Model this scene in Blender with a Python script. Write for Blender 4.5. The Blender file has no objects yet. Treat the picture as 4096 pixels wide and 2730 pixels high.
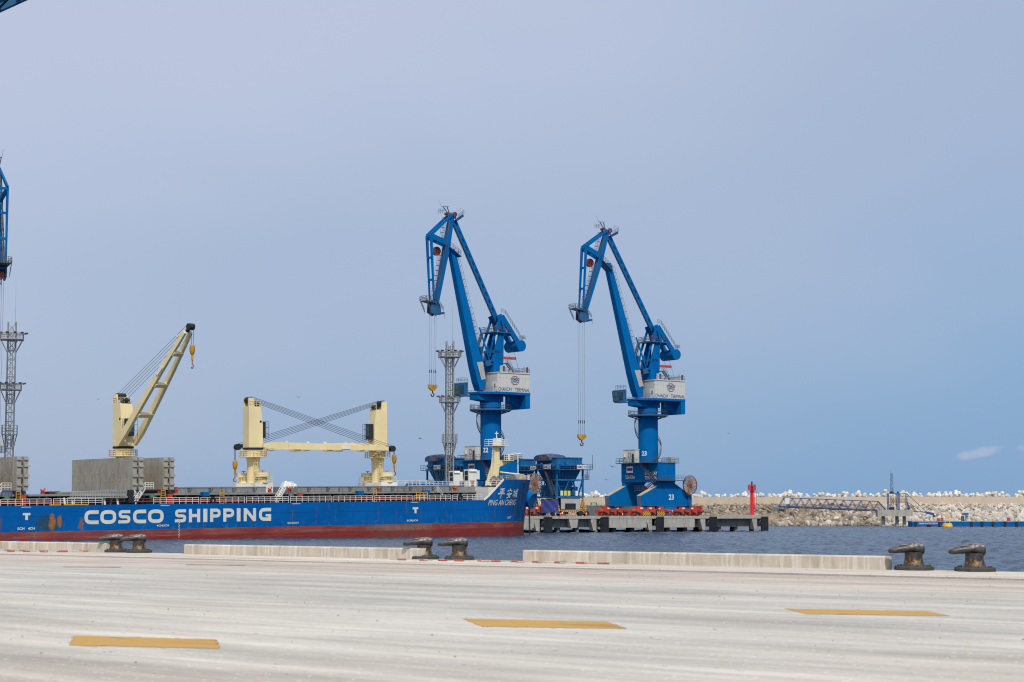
import bpy, bmesh, math, random
from mathutils import Vector, Matrix
R = math.radians
random.seed(7)
C = bpy.context.scene.collection
sc = bpy.context.scene

# ------------------------------------------------------------------ camera
cam = bpy.data.cameras.new('camera')
cam.lens = 65.65; cam.sensor_width = 36; cam.clip_end = 9000; cam.clip_start = 0.5
cam.dof.use_dof = True; cam.dof.focus_distance = 330; cam.dof.aperture_fstop = 3.2
camo = bpy.data.objects.new('camera', cam); C.objects.link(camo)
camo.location = (0, 0, 4.2)
camo.rotation_euler = (R(90) + math.atan(695 / 7469), 0, 0)
sc.camera = camo

# ------------------------------------------------------------------ sky and sun
SUN_AZ = (0.20, -0.98); SUN_EL = 50
w = bpy.data.worlds.new('World'); sc.world = w; w.use_nodes = True
nt = w.node_tree; N = nt.nodes; L = nt.links; N.clear()
def nn(t, **k):
    n = N.new(t)
    for a, b in k.items(): setattr(n, a, b)
    return n
def wm(op, a, b=None, c=None, clamp=False):
    n = nn('ShaderNodeMath', operation=op); n.use_clamp = clamp
    for i, x in enumerate((a, b, c)):
        if x is None: continue
        if isinstance(x, (int, float)): n.inputs[i].default_value = x
        else: L.new(x, n.inputs[i])
    return n.outputs[0]
out = nn('ShaderNodeOutputWorld')
sky = nn('ShaderNodeTexSky', sky_type='NISHITA'); sky.sun_disc = False
sky.sun_elevation = R(SUN_EL); sky.sun_rotation = math.atan2(SUN_AZ[0], SUN_AZ[1]); sky.dust_density = 2.0
bg1 = nn('ShaderNodeBackground'); bg1.inputs[1].default_value = 0.09; L.new(sky.outputs[0], bg1.inputs[0])
tc = nn('ShaderNodeTexCoord'); sx = nn('ShaderNodeSeparateXYZ'); L.new(tc.outputs['Generated'], sx.inputs[0])
X, Y, Z = sx.outputs
noi = nn('ShaderNodeTexNoise'); noi.inputs['Scale'].default_value = 3.0; noi.inputs['Detail'].default_value = 3
mp = nn('ShaderNodeMapping'); mp.inputs['Scale'].default_value = (1, 1, 2.2); L.new(tc.outputs['Generated'], mp.inputs[0]); L.new(mp.outputs[0], noi.inputs['Vector'])
# thin veil: denser overhead and towards the left, clear blue low on the right
e = wm('MULTIPLY', Z, 2.9)
e = wm('ADD', e, wm('MULTIPLY', X, -0.75))
e = wm('ADD', e, wm('MULTIPLY', wm('SUBTRACT', noi.outputs[0], 0.5), 0.5))
e = wm('ADD', e, 0.12, clamp=True)
veil = nn('ShaderNodeValToRGB'); cr = veil.color_ramp; cr.interpolation = 'EASE'
cr.elements[0].position = 0.0; cr.elements[0].color = (0.240, 0.415, 0.670, 1)
cr.elements[1].position = 1.0; cr.elements[1].color = (0.545, 0.605, 0.775, 1)
el = cr.elements.new(0.5); el.color = (0.405, 0.50, 0.69, 1)
L.new(e, veil.inputs[0])
zen = nn('ShaderNodeMapRange'); zen.interpolation_type = 'SMOOTHSTEP'; L.new(Z, zen.inputs[0]); zen.inputs[1].default_value = .30; zen.inputs[2].default_value = .75
zmx = nn('ShaderNodeMix', data_type='RGBA'); L.new(zen.outputs[0], zmx.inputs[0]); L.new(veil.outputs[0], zmx.inputs[6]); zmx.inputs[7].default_value = (.66, .65, .62, 1)
# one small puff of cloud low on the right, and a fainter one beside it
def puff(cx, cz, wx, wz, tilt, amt, prev):
    px_ = wm('SUBTRACT', wm('DIVIDE', X, Y), cx); pz = wm('SUBTRACT', wm('DIVIDE', Z, Y), cz)
    pz = wm('SUBTRACT', pz, wm('MULTIPLY', px_, tilt))
    d = wm('ADD', wm('POWER', wm('ABSOLUTE', wm('DIVIDE', px_, wx)), 2.0), wm('POWER', wm('ABSOLUTE', wm('DIVIDE', pz, wz)), 2.0))
    n2 = nn('ShaderNodeTexNoise'); n2.inputs['Scale'].default_value = 110; n2.inputs['Detail'].default_value = 4
    L.new(tc.outputs['Generated'], n2.inputs['Vector'])
    m = wm('MULTIPLY', wm('SUBTRACT', wm('ADD', 1.3, wm('MULTIPLY', wm('SUBTRACT', n2.outputs[0], 0.5), 3.4)), d), .7, clamp=True)
    m = wm('MULTIPLY', m, wm('GREATER_THAN', Y, 0.2)); m = wm('MULTIPLY', m, amt)
    mx = nn('ShaderNodeMix', data_type='RGBA'); L.new(m, mx.inputs[0]); L.new(prev, mx.inputs[6]); mx.inputs[7].default_value = (0.50, 0.55, 0.72, 1)
    return mx.outputs[2]
col = puff(0.2490, 0.0330, 0.0125, 0.0028, 0.22, 0.62, zmx.outputs[2])
col = puff(0.2740, 0.0355, 0.0050, 0.0022, 0.0, 0.3, col)
bg2 = nn('ShaderNodeBackground'); bg2.inputs[1].default_value = 1.0; L.new(col, bg2.inputs[0])
mixw = nn('ShaderNodeMixShader'); mixw.inputs[0].default_value = 0.86
L.new(bg1.outputs[0], mixw.inputs[1]); L.new(bg2.outputs[0], mixw.inputs[2]); L.new(mixw.outputs[0], out.inputs[0])

sl = bpy.data.lights.new('sun', 'SUN'); sl.energy = 3.1; sl.angle = R(5); sl.color = (1, 0.95, 0.87)
so = bpy.data.objects.new('sun', sl); C.objects.link(so)
ce = math.cos(R(SUN_EL)); sd = Vector((SUN_AZ[0] * ce, SUN_AZ[1] * ce, math.sin(R(SUN_EL))))
so.rotation_euler = sd.to_track_quat('Z', 'Y').to_euler()
sc.view_settings.view_transform = 'Standard'; sc.view_settings.look = 'None'
sc.cycles.filter_width = 1.15 if hasattr(sc, 'cycles') else 1.5
sc.view_settings.exposure = 0.0; sc.view_settings.gamma = 1

# ------------------------------------------------------------------ materials
class Mat:
    def __init__(s, name):
        s.m = bpy.data.materials.new(name); s.m.use_nodes = True
        s.t = s.m.node_tree; s.N = s.t.nodes; s.L = s.t.links
        s.b = s.N['Principled BSDF']; s.tc = s.N.new('ShaderNodeTexCoord')
    def put(s, v, inp):
        if hasattr(v, 'is_output') or hasattr(v, 'links'): s.L.new(v, inp)
        else: inp.default_value = v
    def noise(s, scale, sc3=(1, 1, 1), detail=4, rough=.6, loc=(0, 0, 0), coord='Object'):
        mp = s.N.new('ShaderNodeMapping'); mp.inputs['Scale'].default_value = sc3; mp.inputs['Location'].default_value = loc
        s.L.new(s.tc.outputs[coord], mp.inputs[0]); n = s.N.new('ShaderNodeTexNoise')
        n.inputs['Scale'].default_value = scale; n.inputs['Detail'].default_value = detail; n.inputs['Roughness'].default_value = rough
        s.L.new(mp.outputs[0], n.inputs['Vector']); return n.outputs[0]
    def ramp(s, f, a, b, va=0., vb=1.):
        n = s.N.new('ShaderNodeMapRange'); n.clamp = True
        s.L.new(f, n.inputs[0]); n.inputs[1].default_value = a; n.inputs[2].default_value = b; n.inputs[3].default_value = va; n.inputs[4].default_value = vb
        return n.outputs[0]
    def math(s, op, a, b=0., clamp=False):
        n = s.N.new('ShaderNodeMath'); n.operation = op; n.use_clamp = clamp
        s.put(a, n.inputs[0]); s.put(b, n.inputs[1]); return n.outputs[0]
    def mix(s, f, a, b, mode='MIX'):
        n = s.N.new('ShaderNodeMix'); n.data_type = 'RGBA'; n.blend_type = mode
        s.put(f, n.inputs[0])
        s.put(a if not isinstance(a, tuple) else (*a[:3], 1), n.inputs[6]); s.put(b if not isinstance(b, tuple) else (*b[:3], 1), n.inputs[7])
        return n.outputs[2]
    def xyz(s):
        n = s.N.new('ShaderNodeSeparateXYZ'); s.L.new(s.tc.outputs['Object'], n.inputs[0]); return n.outputs
    def bump(s, h, st, dist=.1):
        n = s.N.new('ShaderNodeBump'); n.inputs['Strength'].default_value = st; n.inputs['Distance'].default_value = dist
        s.L.new(h, n.inputs['Height']); s.L.new(n.outputs[0], s.b.inputs['Normal'])
    def fin(s, col, rough=.6, metal=0., spec=.4):
        s.put(col if not isinstance(col, tuple) else (*col[:3], 1), s.b.inputs['Base Color'])
        s.put(rough, s.b.inputs['Roughness']); s.b.inputs['Metallic'].default_value = metal; s.b.inputs['Specular IOR Level'].default_value = spec
        return s.m
def paint(name, col, rough=.55, var=.12, dirt=(.12, .08, .05), amt=.35, th=.62, sc3=(1, 1, .12), scale=1.2, spec=.35, metal=0.):
    m = Mat(name)
    n1 = m.noise(.45, (1, 1, .6), 3)
    lo = tuple(c * (1 - var) for c in col); hi = tuple(min(1, c * (1 + var)) for c in col)
    c = m.mix(m.ramp(n1, .3, .7), lo, hi)
    n2 = m.noise(scale, sc3, 6, .7)
    c = m.mix(m.ramp(n2, th, th + .16, 0, amt), c, dirt)
    return m.fin(c, rough, metal, spec)
BLUE = paint('crane_blue', (.0002, .122, .37), .7, .12, (.02, .055, .12), .45, .56, spec=.06)
BLUED = paint('weathered_blue', (.015, .105, .25), .6, .2, (.10, .09, .09), .5, .55)
HBLUE = paint('hopper_blue', (.004, .13, .33), .6, .22, (.09, .06, .05), .5, .56, (1, 1, .3))
HOUSE = paint('house_white', (.56, .56, .54), .55, .05, (.35, .30, .25), .3, .58)
WHITE = paint('white_paint', (.74, .74, .72), .5, .05, (.4, .33, .26), .4, .6)
CREAM = paint('cream_paint', (.78, .655, .37), .5, .06, (.30, .15, .06), .55, .63)
GREY = paint('hatch_grey', (.235, .245, .245), .6, .14, (.22, .10, .045), .65, .56, (1, 1, .25), 1.5)
PANEL = paint('hatch_panel_grey', (.345, .335, .30), .65, .18, (.27, .14, .055), .75, .52, (1.2, 1.2, .35), 1.1)
GALV = paint('galvanised_steel', (.40, .405, .40), .6, .15, (.2, .17, .14), .25, .6)
RED = paint('bogie_red', (.50, .055, .028), .55, .2, (.12, .03, .02), .6, .55, (1, 1, 1), 2.0)
DRED = paint('container_red', (.32, .02, .03), .55, .15)
REDL = paint('beacon_red', (.72, .02, .035), .45, .1, (.3, .03, .03), .3)
REELR = paint('reel_red', (.27, .05, .035), .6, .2)
REELB = paint('reel_hose_tan', (.25, .145, .10), .7, .15)
DARK = paint('dark_steel', (.018, .021, .026), .6, .3)
DGREY = paint('dark_grey_rail', (.06, .075, .10), .6, .3)
RUBBER = paint('fender_rubber', (.016, .019, .025), .55, .4, (.25, .25, .25), .35, .6, (3, 3, .15), 2)
ROPE = paint('rope_dark', (.02, .025, .03), .7, .1)
ROPEG = paint('rope_grey', (.22, .24, .27), .6, .1)
YEL = paint('safety_yellow', (.68, .34, .02), .55, .15, (.15, .07, .03), .5, .55)
HOOKY = paint('hook_orange', (.50, .26, .03), .55, .3, (.07, .04, .02), .7, .5, (1, 1, 1), 3)
GREEN = paint('green_paint', (.02, .14, .07), .6, .1)
TARP = paint('blue_tarp', (.028, .045, .22), .6, .25, (.02, .025, .1), .6, .5, (1, 1, 1), .8)
TARPW = paint('white_sheet', (.72, .74, .75), .5, .1)
INK = paint('lettering_navy', (.012, .06, .19), .5, .05)
INKR = paint('lettering_red', (.55, .03, .04), .5, .05)
LETW = paint('lettering_white', (.62, .62, .56), .55, .07, (.40, .18, .05), .7, .60, (1, 1, .3), 1.2)
LETN = paint('lettering_name', (.62, .60, .52), .55, .07, (.33, .17, .07), .9, .5, (1, 1, .5), 1.5)
GLASS = Mat('glass_dark').fin((.02, .04, .05), .12, 0, .6)
TEAL = Mat('glass_teal').fin((.07, .15, .16), .2, 0, .6)
ORANGE = paint('orange_vest', (.75, .15, .05), .8)
SKIN = paint('skin', (.35, .2, .13), .7)
BIRD = paint('bird_feather', (.03, .03, .035), .8)
RUSTC = paint('rusty_chain', (.075, .035, .022), .8, .3)
PLANK = paint('plywood', (.42, .27, .15), .8, .25)

def concrete(name, a, b, stain=(.12, .11, .10), amt=.6, streak=(1.5, 1.5, .18), th=.5, white=0.):
    m = Mat(name)
    c = m.mix(m.ramp(m.noise(.6, (1, 1, 1), 6), .3, .7), a, b)
    c = m.mix(m.ramp(m.noise(1.2, streak, 6, .7), th, th + .22, 0, amt), c, stain)
    if white: c = m.mix(m.ramp(m.noise(2.4, (2.2, 2.2, .16), 4, .6, (5, 3, 1)), .55, .62, 0, white), c, (.80, .79, .75))
    m.bump(m.noise(6, (1, 1, 1), 6), .3, .05)
    return m.fin(c, .85, 0, .2)
CONC = concrete('pier_concrete', (.33, .32, .29), (.46, .44, .40), (.13, .13, .12), .6)
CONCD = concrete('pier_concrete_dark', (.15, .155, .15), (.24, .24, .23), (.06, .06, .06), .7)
CURB = concrete('curb_concrete', (.46, .41, .335), (.66, .60, .51), (.24, .20, .15), .6, (1.6, 1.6, .35), .50, .40)
WALLC = concrete('sea_wall_concrete', (.47, .39, .30), (.54, .46, .37), (.34, .27, .21), .4, (.25, .25, .05), .5)

# ------------------------------------------------------------------ mesh helpers
def V(*a): return Vector(a)
class MB:
    def __init__(s): s.v = []; s.f = []
    def add(s, vs, fs):
        o = len(s.v); s.v += [tuple(p) for p in vs]; s.f += [tuple(i + o for i in f) for f in fs]; return s
    def hexa(s, p):
        return s.add(p, [(0, 3, 2, 1), (4, 5, 6, 7), (0, 1, 5, 4), (1, 2, 6, 5), (2, 3, 7, 6), (3, 0, 4, 7)])
    def box(s, x0, x1, y0, y1, z0, z1):
        return s.hexa([(x0, y0, z0), (x1, y0, z0), (x1, y1, z0), (x0, y1, z0), (x0, y0, z1), (x1, y0, z1), (x1, y1, z1), (x0, y1, z1)])
    def frame(s, p, q, up):
        d = (q - p).normalized(); up = Vector(up)
        if abs(d.dot(up.normalized())) > .99: up = Vector((1, 0, 0))
        r = d.cross(up).normalized(); u = r.cross(d).normalized(); return d, r, u
    def beam(s, p, q, w, h, w2=None, h2=None, up=(0, 0, 1)):
        p, q = Vector(p), Vector(q); d, r, u = s.frame(p, q, up)
        w2 = w if w2 is None else w2; h2 = h if h2 is None else h2
        def ring(c, w, h): return [c - r * w / 2 - u * h / 2, c + r * w / 2 - u * h / 2, c + r * w / 2 + u * h / 2, c - r * w / 2 + u * h / 2]
        return s.hexa(ring(p, w, h) + ring(q, w2, h2))
    def tube(s, p, q, r0, r1=None, n=8, caps=True):
        p, q = Vector(p), Vector(q); r1 = r0 if r1 is None else r1
        d, r, u = s.frame(p, q, (0, 0, 1)); vs = []
        for c, rr in ((p, r0), (q, r1)):
            for i in range(n):
                a = 2 * math.pi * i / n; vs.append(c + (r * math.cos(a) + u * math.sin(a)) * rr)
        fs = [(i, (i + 1) % n, n + (i + 1) % n, n + i) for i in range(n)]
        if caps: fs += [tuple(range(n))[::-1], tuple(range(n, 2 * n))]
        return s.add(vs, fs)
    def path(s, pts, r, n=4):
        for a, b in zip(pts[:-1], pts[1:]): s.tube(a, b, r, n=n)
        return s
    def ext(s, pts, vec):
        pts = [Vector(p) for p in pts]; vec = Vector(vec); n = len(pts)
        return s.add(pts + [p + vec for p in pts], [tuple(range(n))[::-1], tuple(range(n, 2 * n))] + [(i, (i + 1) % n, n + (i + 1) % n, n + i) for i in range(n)])
    def lathe(s, c, prof, n=24, ax='z'):
        vs = []
        for r, z in prof:
            for i in range(n):
                a = 2 * math.pi * i / n
                x, y = r * math.cos(a), r * math.sin(a)
                vs.append((c[0] + x, c[1] + y, c[2] + z) if ax == 'z' else ((c[0] + x, c[1] + z, c[2] + y) if ax == 'y' else (c[0] + z, c[1] + x, c[2] + y)))
        fs = []
        for k in range(len(prof) - 1):
            for i in range(n): fs.append((k * n + i, k * n + (i + 1) % n, (k + 1) * n + (i + 1) % n, (k + 1) * n + i))
        fs += [tuple(range(n))[::-1], tuple(range((len(prof) - 1) * n, len(prof) * n))]
        return s.add(vs, fs)
    def ring(s, c, r, w, h, n=32, ax='z'):   # annular slab
        vs = []
        for rr, z in ((r, 0), (r + w, 0), (r + w, h), (r, h)):
            for i in range(n):
                a = 2 * math.pi * i / n; x, y = rr * math.cos(a), rr * math.sin(a)
                vs.append((c[0] + x, c[1] + y, c[2] + z) if ax == 'z' else (c[0] + x, c[1] + z, c[2] + y))
        fs = []
        for k in range(4):
            for i in range(n): fs.append((k * n + i, k * n + (i + 1) % n, ((k + 1) % 4) * n + (i + 1) % n, ((k + 1) % 4) * n + i))
        return s.add(vs, fs)
    def rail(s, pts, h=1.1, step=1.5, r=.04, bars=3):
        pts = [Vector(p) for p in pts]; up = Vector((0, 0, 1))
        for a, b in zip(pts[:-1], pts[1:]):
            k = max(1, round((b - a).length / step))
            for i in range(k + 1):
                p = a.lerp(b, i / k); s.tube(p, p + up * h, r, n=4)
            for j in range(bars):
                z = up * h * (j + 1) / bars; s.tube(a + z, b + z, r * .8, n=4)
        return s
    def crail(s, c, R_, a0=0, a1=2 * math.pi, n=24, **k):
        return s.rail([(c[0] + R_ * math.cos(a0 + (a1 - a0) * i / n), c[1] + R_ * math.sin(a0 + (a1 - a0) * i / n), c[2]) for i in range(n + 1)], **k)
    def ladder(s, p, q, side, w=.5, step=.6, r=.04, cage=None):
        p, q, side = Vector(p), Vector(q), Vector(side).normalized() * w / 2
        s.tube(p - side, q - side, r, n=4); s.tube(p + side, q + side, r, n=4)
        k = int((q - p).length / step)
        for i in range(k + 1):
            c = p.lerp(q, i / max(1, k)); s.tube(c - side, c + side, r * .8, n=4)
        if cage:
            cg = Vector(cage)
            s.tube(p + cg - side, q + cg - side, r * .8, n=4); s.tube(p + cg + side, q + cg + side, r * .8, n=4)
            for i in range(0, k + 1, 2):
                c = p.lerp(q, i / max(1, k)); s.path([c - side, c + cg - side, c + cg + side, c + side], r * .8)
        return s
    def stair(s, p, q, side, w=.8, rail=1.0, step=.28, r=.04):
        p, q, sd = Vector(p), Vector(q), Vector(side).normalized() * w / 2
        for sg in (-1, 1):
            s.beam(p + sd * sg, q + sd * sg, .08, .25); up = Vector((0, 0, rail))
            s.tube(p + sd * sg + up, q + sd * sg + up, r, n=4); s.tube(p + sd * sg + up * .5, q + sd * sg + up * .5, r * .8, n=4)
            for i in range(5): c = p.lerp(q, i / 4) + sd * sg; s.tube(c, c + up, r, n=4)
        k = max(2, int(abs(q.z - p.z) / step))
        for i in range(1, k): c = p.lerp(q, i / k); s.beam(c - sd, c + sd, .2, .04)
        return s
    def build(s, name, mat, parent=None, rot=0., loc=(0, 0, 0), smooth=False):
        me = bpy.data.meshes.new(name); me.from_pydata(s.v, [], s.f); me.materials.append(mat)
        bm = bmesh.new(); bm.from_mesh(me); bmesh.ops.recalc_face_normals(bm, faces=bm.faces); bm.to_mesh(me); bm.free()
        if smooth: me.shade_smooth(); me.set_sharp_from_angle(angle=R(32))
        o = bpy.data.objects.new(name, me); C.objects.link(o)
        if parent: o.parent = parent
        o.rotation_euler = (0, 0, rot); o.location = loc
        return o
_tx = {}
def text_geo(s_, bold=0.):
    if (s_, bold) in _tx: return _tx[(s_, bold)]
    c = bpy.data.curves.new('text', 'FONT'); c.body = s_; c.offset = bold; c.resolution_u = 3
    o = bpy.data.objects.new('text', c); C.objects.link(o)
    dg = bpy.context.evaluated_depsgraph_get(); me = bpy.data.meshes.new_from_object(o.evaluated_get(dg))
    vs = [(v.co.x, v.co.y) for v in me.vertices]; fs = [tuple(p.vertices) for p in me.polygons]
    x0 = min(v[0] for v in vs); x1 = max(v[0] for v in vs); y0 = min(v[1] for v in vs); y1 = max(v[1] for v in vs)
    vs = [((x - x0) / (x1 - x0), (y - y0) / (y1 - y0)) for x, y in vs]
    bpy.data.objects.remove(o); bpy.data.curves.remove(c); bpy.data.meshes.remove(me)
    _tx[(s_, bold)] = (vs, fs); return vs, fs
def letter(mb, s_, o, right, up, wd, ht, bold=.02):   # writing laid flat: o = lower left corner
    vs, fs = text_geo(s_, bold); o, right, up = Vector(o), Vector(right), Vector(up)
    return mb.add([o + right * (x * wd) + up * (y * ht) for x, y in vs], fs)
def tag(o, label, cat, group=None, kind=None):
    if label: o['label'] = label
    if cat: o['category'] = cat
    if group: o['group'] = group
    if kind: o['kind'] = kind
    return o
def empty(name, loc, rz, label, cat, group=None):
    o = bpy.data.objects.new(name, None); C.objects.link(o); o.location = loc; o.rotation_euler = (0, 0, rz)
    return tag(o, label, cat, group)
def children(o): return [c for c in bpy.data.objects if c.parent == o]
def copy_tree(o, parent=None, kids=None):
    c = o.copy(); C.objects.link(c); c.parent = parent
    for ch in children(o): copy_tree(ch, c)
    return c
def struct(mb, name, mat, **k):
    o = mb.build(name, mat, **k); o['kind'] = 'structure'; return o

# ================================================================== SETTING
# ---- water: one sheet to the horizon, small wind waves
m = Mat('harbour_water')
h1 = m.noise(1.6, (1, .75, 1), 4, .6); h2 = m.noise(4.5, (1, .7, 1), 4, .65); h3 = m.noise(.06, (1, 1, 1), 3)
h = m.math('ADD', m.math('MULTIPLY', h1, 1.0), m.math('MULTIPLY', h2, .45))
m.bump(h, .8, .22)
c = m.mix(m.ramp(h3, .35, .65), (.024, .052, .10), (.034, .068, .125))
m.fin(c, .16, 0, .5); m.b.inputs['IOR'].default_value = 1.33
WATER = m.m
import numpy as np
rgw = np.random.default_rng(4)
yr = [-400., 40.]
while yr[-1] < 740: yr.append(yr[-1] + max(.30, min(.95, yr[-1] * .0020)))
yr += [760., 1200., 5000.]
yr = np.array(yr); ca_ = np.concatenate([[-6., -.6], np.linspace(-.36, .36, 620), [.6, 6.]])
GX, GY = np.meshgrid(ca_, yr); GX = GX * np.maximum(GY, 60.)
H = np.zeros_like(GX)
for lam in np.geomspace(1.1, 4.6, 44):
    th_ = R(205) + rgw.normal(0, .55); kk = 2 * np.pi / lam; ph = rgw.uniform(0, 6.28)
    H += .0080 * lam ** .55 * np.sin(kk * (GX * np.cos(th_) + GY * np.sin(th_)) + ph)
H += .35 * H * np.abs(H) / (np.abs(H).mean() * 3)
edge = (np.abs(ca_)[None, :] < .37) & (yr[:, None] > 40) & (yr[:, None] < 745); H = np.where(edge, H, 0)
nr, nc = H.shape; co = np.stack([GX, GY, H], -1).reshape(-1, 3).astype(np.float32)
ii = (np.arange(nr - 1)[:, None] * nc + np.arange(nc - 1)[None, :]).reshape(-1)
fc = np.stack([ii, ii + 1, ii + nc + 1, ii + nc], -1).astype(np.int32)
wme = bpy.data.meshes.new('water'); wme.vertices.add(len(co)); wme.vertices.foreach_set('co', co.ravel())
wme.loops.add(fc.size); wme.loops.foreach_set('vertex_index', fc.ravel()); wme.polygons.add(len(fc)); wme.polygons.foreach_set('loop_start', np.arange(0, fc.size, 4, dtype=np.int32))
wme.update(calc_edges=True); wme.shade_smooth(); wme.materials.append(WATER)
wo = bpy.data.objects.new('water', wme); C.objects.link(wo); wo['kind'] = 'structure'

# ---- near quay
EQ = V(.743, -.669, 0); SQ = V(.669, .743, 0); P0 = V(-23.36, 85.5, 0); QZ = 2.6; BR = 1.0   # brink is BR seaward of the bollard line
def q(t, s, z=QZ): p = P0 + EQ * t + SQ * s; return (p.x, p.y, z)
m = Mat('quay_concrete')
qrot = 0.0
def qn(scale, sx_, sy_, det=6, rough=.65, loc=(0, 0, 0)): return m.noise(scale, (sx_, sy_, 1), det, rough, loc)
c = m.mix(m.ramp(qn(1.0, .12, .7, 3, .5), .3, .7), (.43, .415, .392), (.64, .62, .59))
c = m.mix(m.ramp(qn(1.0, .06, .42, 5, .6, (3, 9, 0)), .47, .64, 0, .85), c, (.30, .292, .28))
c = m.mix(m.ramp(qn(1.0, .05, 2.4, 6, .75, (23, 4, 0)), .54, .66, 0, .45), c, (.26, .25, .24))
c = m.mix(m.ramp(qn(.5, .5, 1.2, 6, .7, (2, 14, 0)), .56, .68, 0, .5), c, (.33, .305, .275))
c = m.mix(m.ramp(qn(.9, .08, .6, 5, .6, (13, 2, 0)), .52, .70, 0, .55), c, (.72, .695, .65))
c = m.mix(m.ramp(qn(.13, 1, 1, 5, .65), .4, .65, 0, .45), c, (.44, .385, .335))
sep = m.xyz()      # the lane beside the edge is a pinker, dustier pour
pk = m.math('MULTIPLY', m.ramp(sep[1], -15.5, -10.0), m.ramp(sep[1], -4.9, -4.6, 1, 0))
dk_ = m.math('MULTIPLY', m.ramp(sep[1], -36, -24), m.ramp(m.noise(.25, (.5, 1.6, 1), 4, .6, (1, 1, 0)), .25, .6, .55, 1))
c = m.mix(m.math('MULTIPLY', dk_, .8), c, m.mix(m.ramp(qn(.8, .12, .8, 5, .6, (5, 1, 0)), .3, .7), (.34, .338, .33), (.50, .497, .485)))
c = m.mix(m.math('MULTIPLY', pk, .55), c, (.44, .365, .32))
c = m.mix(m.ramp(sep[1], -4.8, -4.5, 0, .8), c, (.55, .50, .45))
def mul(c, f, a, b, lo, hi):
    v = m.ramp(f, a, b, lo, hi); cc = m.N.new('ShaderNodeCombineXYZ'); [m.L.new(v, cc.inputs[i]) for i in range(3)]
    n = m.N.new('ShaderNodeMix'); n.data_type = 'RGBA'; n.blend_type = 'MULTIPLY'; n.inputs[0].default_value = 1; m.L.new(c, n.inputs[6]); m.L.new(cc.outputs[0], n.inputs[7]); return n.outputs[2]
c = mul(c, qn(1.0, .05, .55, 4, .6, (41, 6, 0)), .36, .62, .90, 1.16)
c = mul(c, qn(1.0, .10, 1.9, 5, .7, (11, 46, 0)), .36, .62, .92, 1.08)
c = mul(c, qn(.35, .6, 1.1, 6, .7, (17, 3, 0)), .38, .60, .92, 1.08)
sp = qn(11, 1, 1, 2, .5); c = m.mix(m.ramp(sp, .655, .69, 0, .8), c, (.80, .79, .76))
sp = qn(6.5, 1, 1, 2, .5, (31, 7, 0)); c = m.mix(m.ramp(sp, .70, .73, 0, .8), c, (.16, .12, .10))
sp = qn(5, 1, 1, 2, .5, (3, 47, 0)); c = m.mix(m.ramp(sp, .70, .73, 0, .7), c, (.45, .23, .10))
m.bump(qn(14, 1, 1, 5), .25, .03)
QC = m.fin(c, .85, 0, .25)
T0, T1 = -70, 150
mb = MB(); mb.box(T0, T1, -140, BR, -4, 0)
qo = struct(mb, 'quay_ground', QC); qo.location = (P0.x, P0.y, QZ); qo.rotation_euler = (0, 0, math.atan2(EQ.y, EQ.x))
# crane rail groove and joints running along the quay
RG = paint('rail_groove_dark', (.13, .08, .085), .8, .3)
mb = MB()
for s0, wd in ((-4.75, .22), (-5.35, .10), (-3.2, .05)):
    mb.add([q(T0, s0, QZ + .004), q(T1, s0, QZ + .004), q(T1, s0 + wd, QZ + .004), q(T0, s0 + wd, QZ + .004)], [(0, 1, 2, 3)])
struct(mb, 'quay_rail_groove', RG)
# thin construction joints across the slab
JM = paint('joint_dark', (.26, .24, .23), .9, .2)
mb = MB()
for s0, wd in ((-17, .03),):
    mb.add([q(T0, s0, QZ + .004), q(T1, s0, QZ + .004), q(T1, s0 + wd, QZ + .004), q(T0, s0 + wd, QZ + .004)], [(0, 1, 2, 3)])
struct(mb, 'quay_joints', JM)
# painted hatch marks
def wornpaint(name, col, base, th):
    m = Mat(name); c = m.mix(m.ramp(m.noise(3.0, (1.2, 3, 1), 6, .8), th, th + .2), col, base); return m.fin(c, .8, 0, .2)
YM = wornpaint('road_yellow_paint', (.51, .295, .065), (.43, .34, .21), .46)
YM2 = wornpaint('faded_yellow_paint', (.45, .31, .18), (.45, .37, .30), .48)
for i, (pts, mt) in enumerate([
    ([(-5.81, 25.05), (-3.81, 24.31), (-3.5, 22.62), (-5.45, 23.21)], YM), ([(-.77, 29.17), (1.42, 28.36), (1.62, 26.52), (-.43, 27.04)], YM),
    ([(4.66, 32.25), (6.92, 31.37), (6.97, 29.91), (4.77, 30.43)], YM), ([(-13.98, 58.4), (-12.06, 58.06), (-11.9, 57.1), (-13.63, 57.4)], YM2),
    ([(-10.55, 60.7), (-8.54, 60.06), (-8.45, 59.3), (-10.37, 60.06)], YM2)]):
    rr_ = []      # ragged, chipped outline
    for (xa, ya), (xb, yb) in zip(pts, pts[1:] + pts[:1]):
        for k in range(30): f_ = k / 30; j_ = 1 if 2 < k < 28 else 0; rr_.append((xa + (xb - xa) * f_ + random.gauss(0, .012) * j_, ya + (yb - ya) * f_ + random.gauss(0, .035) * j_))
    cx_ = sum(p[0] for p in pts) / 4; cy_ = sum(p[1] for p in pts) / 4; n_ = len(rr_)
    mb = MB(); mb.add([(x, y, QZ + .004) for x, y in rr_] + [(cx_, cy_, QZ + .004)], [(i, (i + 1) % n_, n_) for i in range(n_)])
    struct(mb, 'painted_marking', mt)

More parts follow.
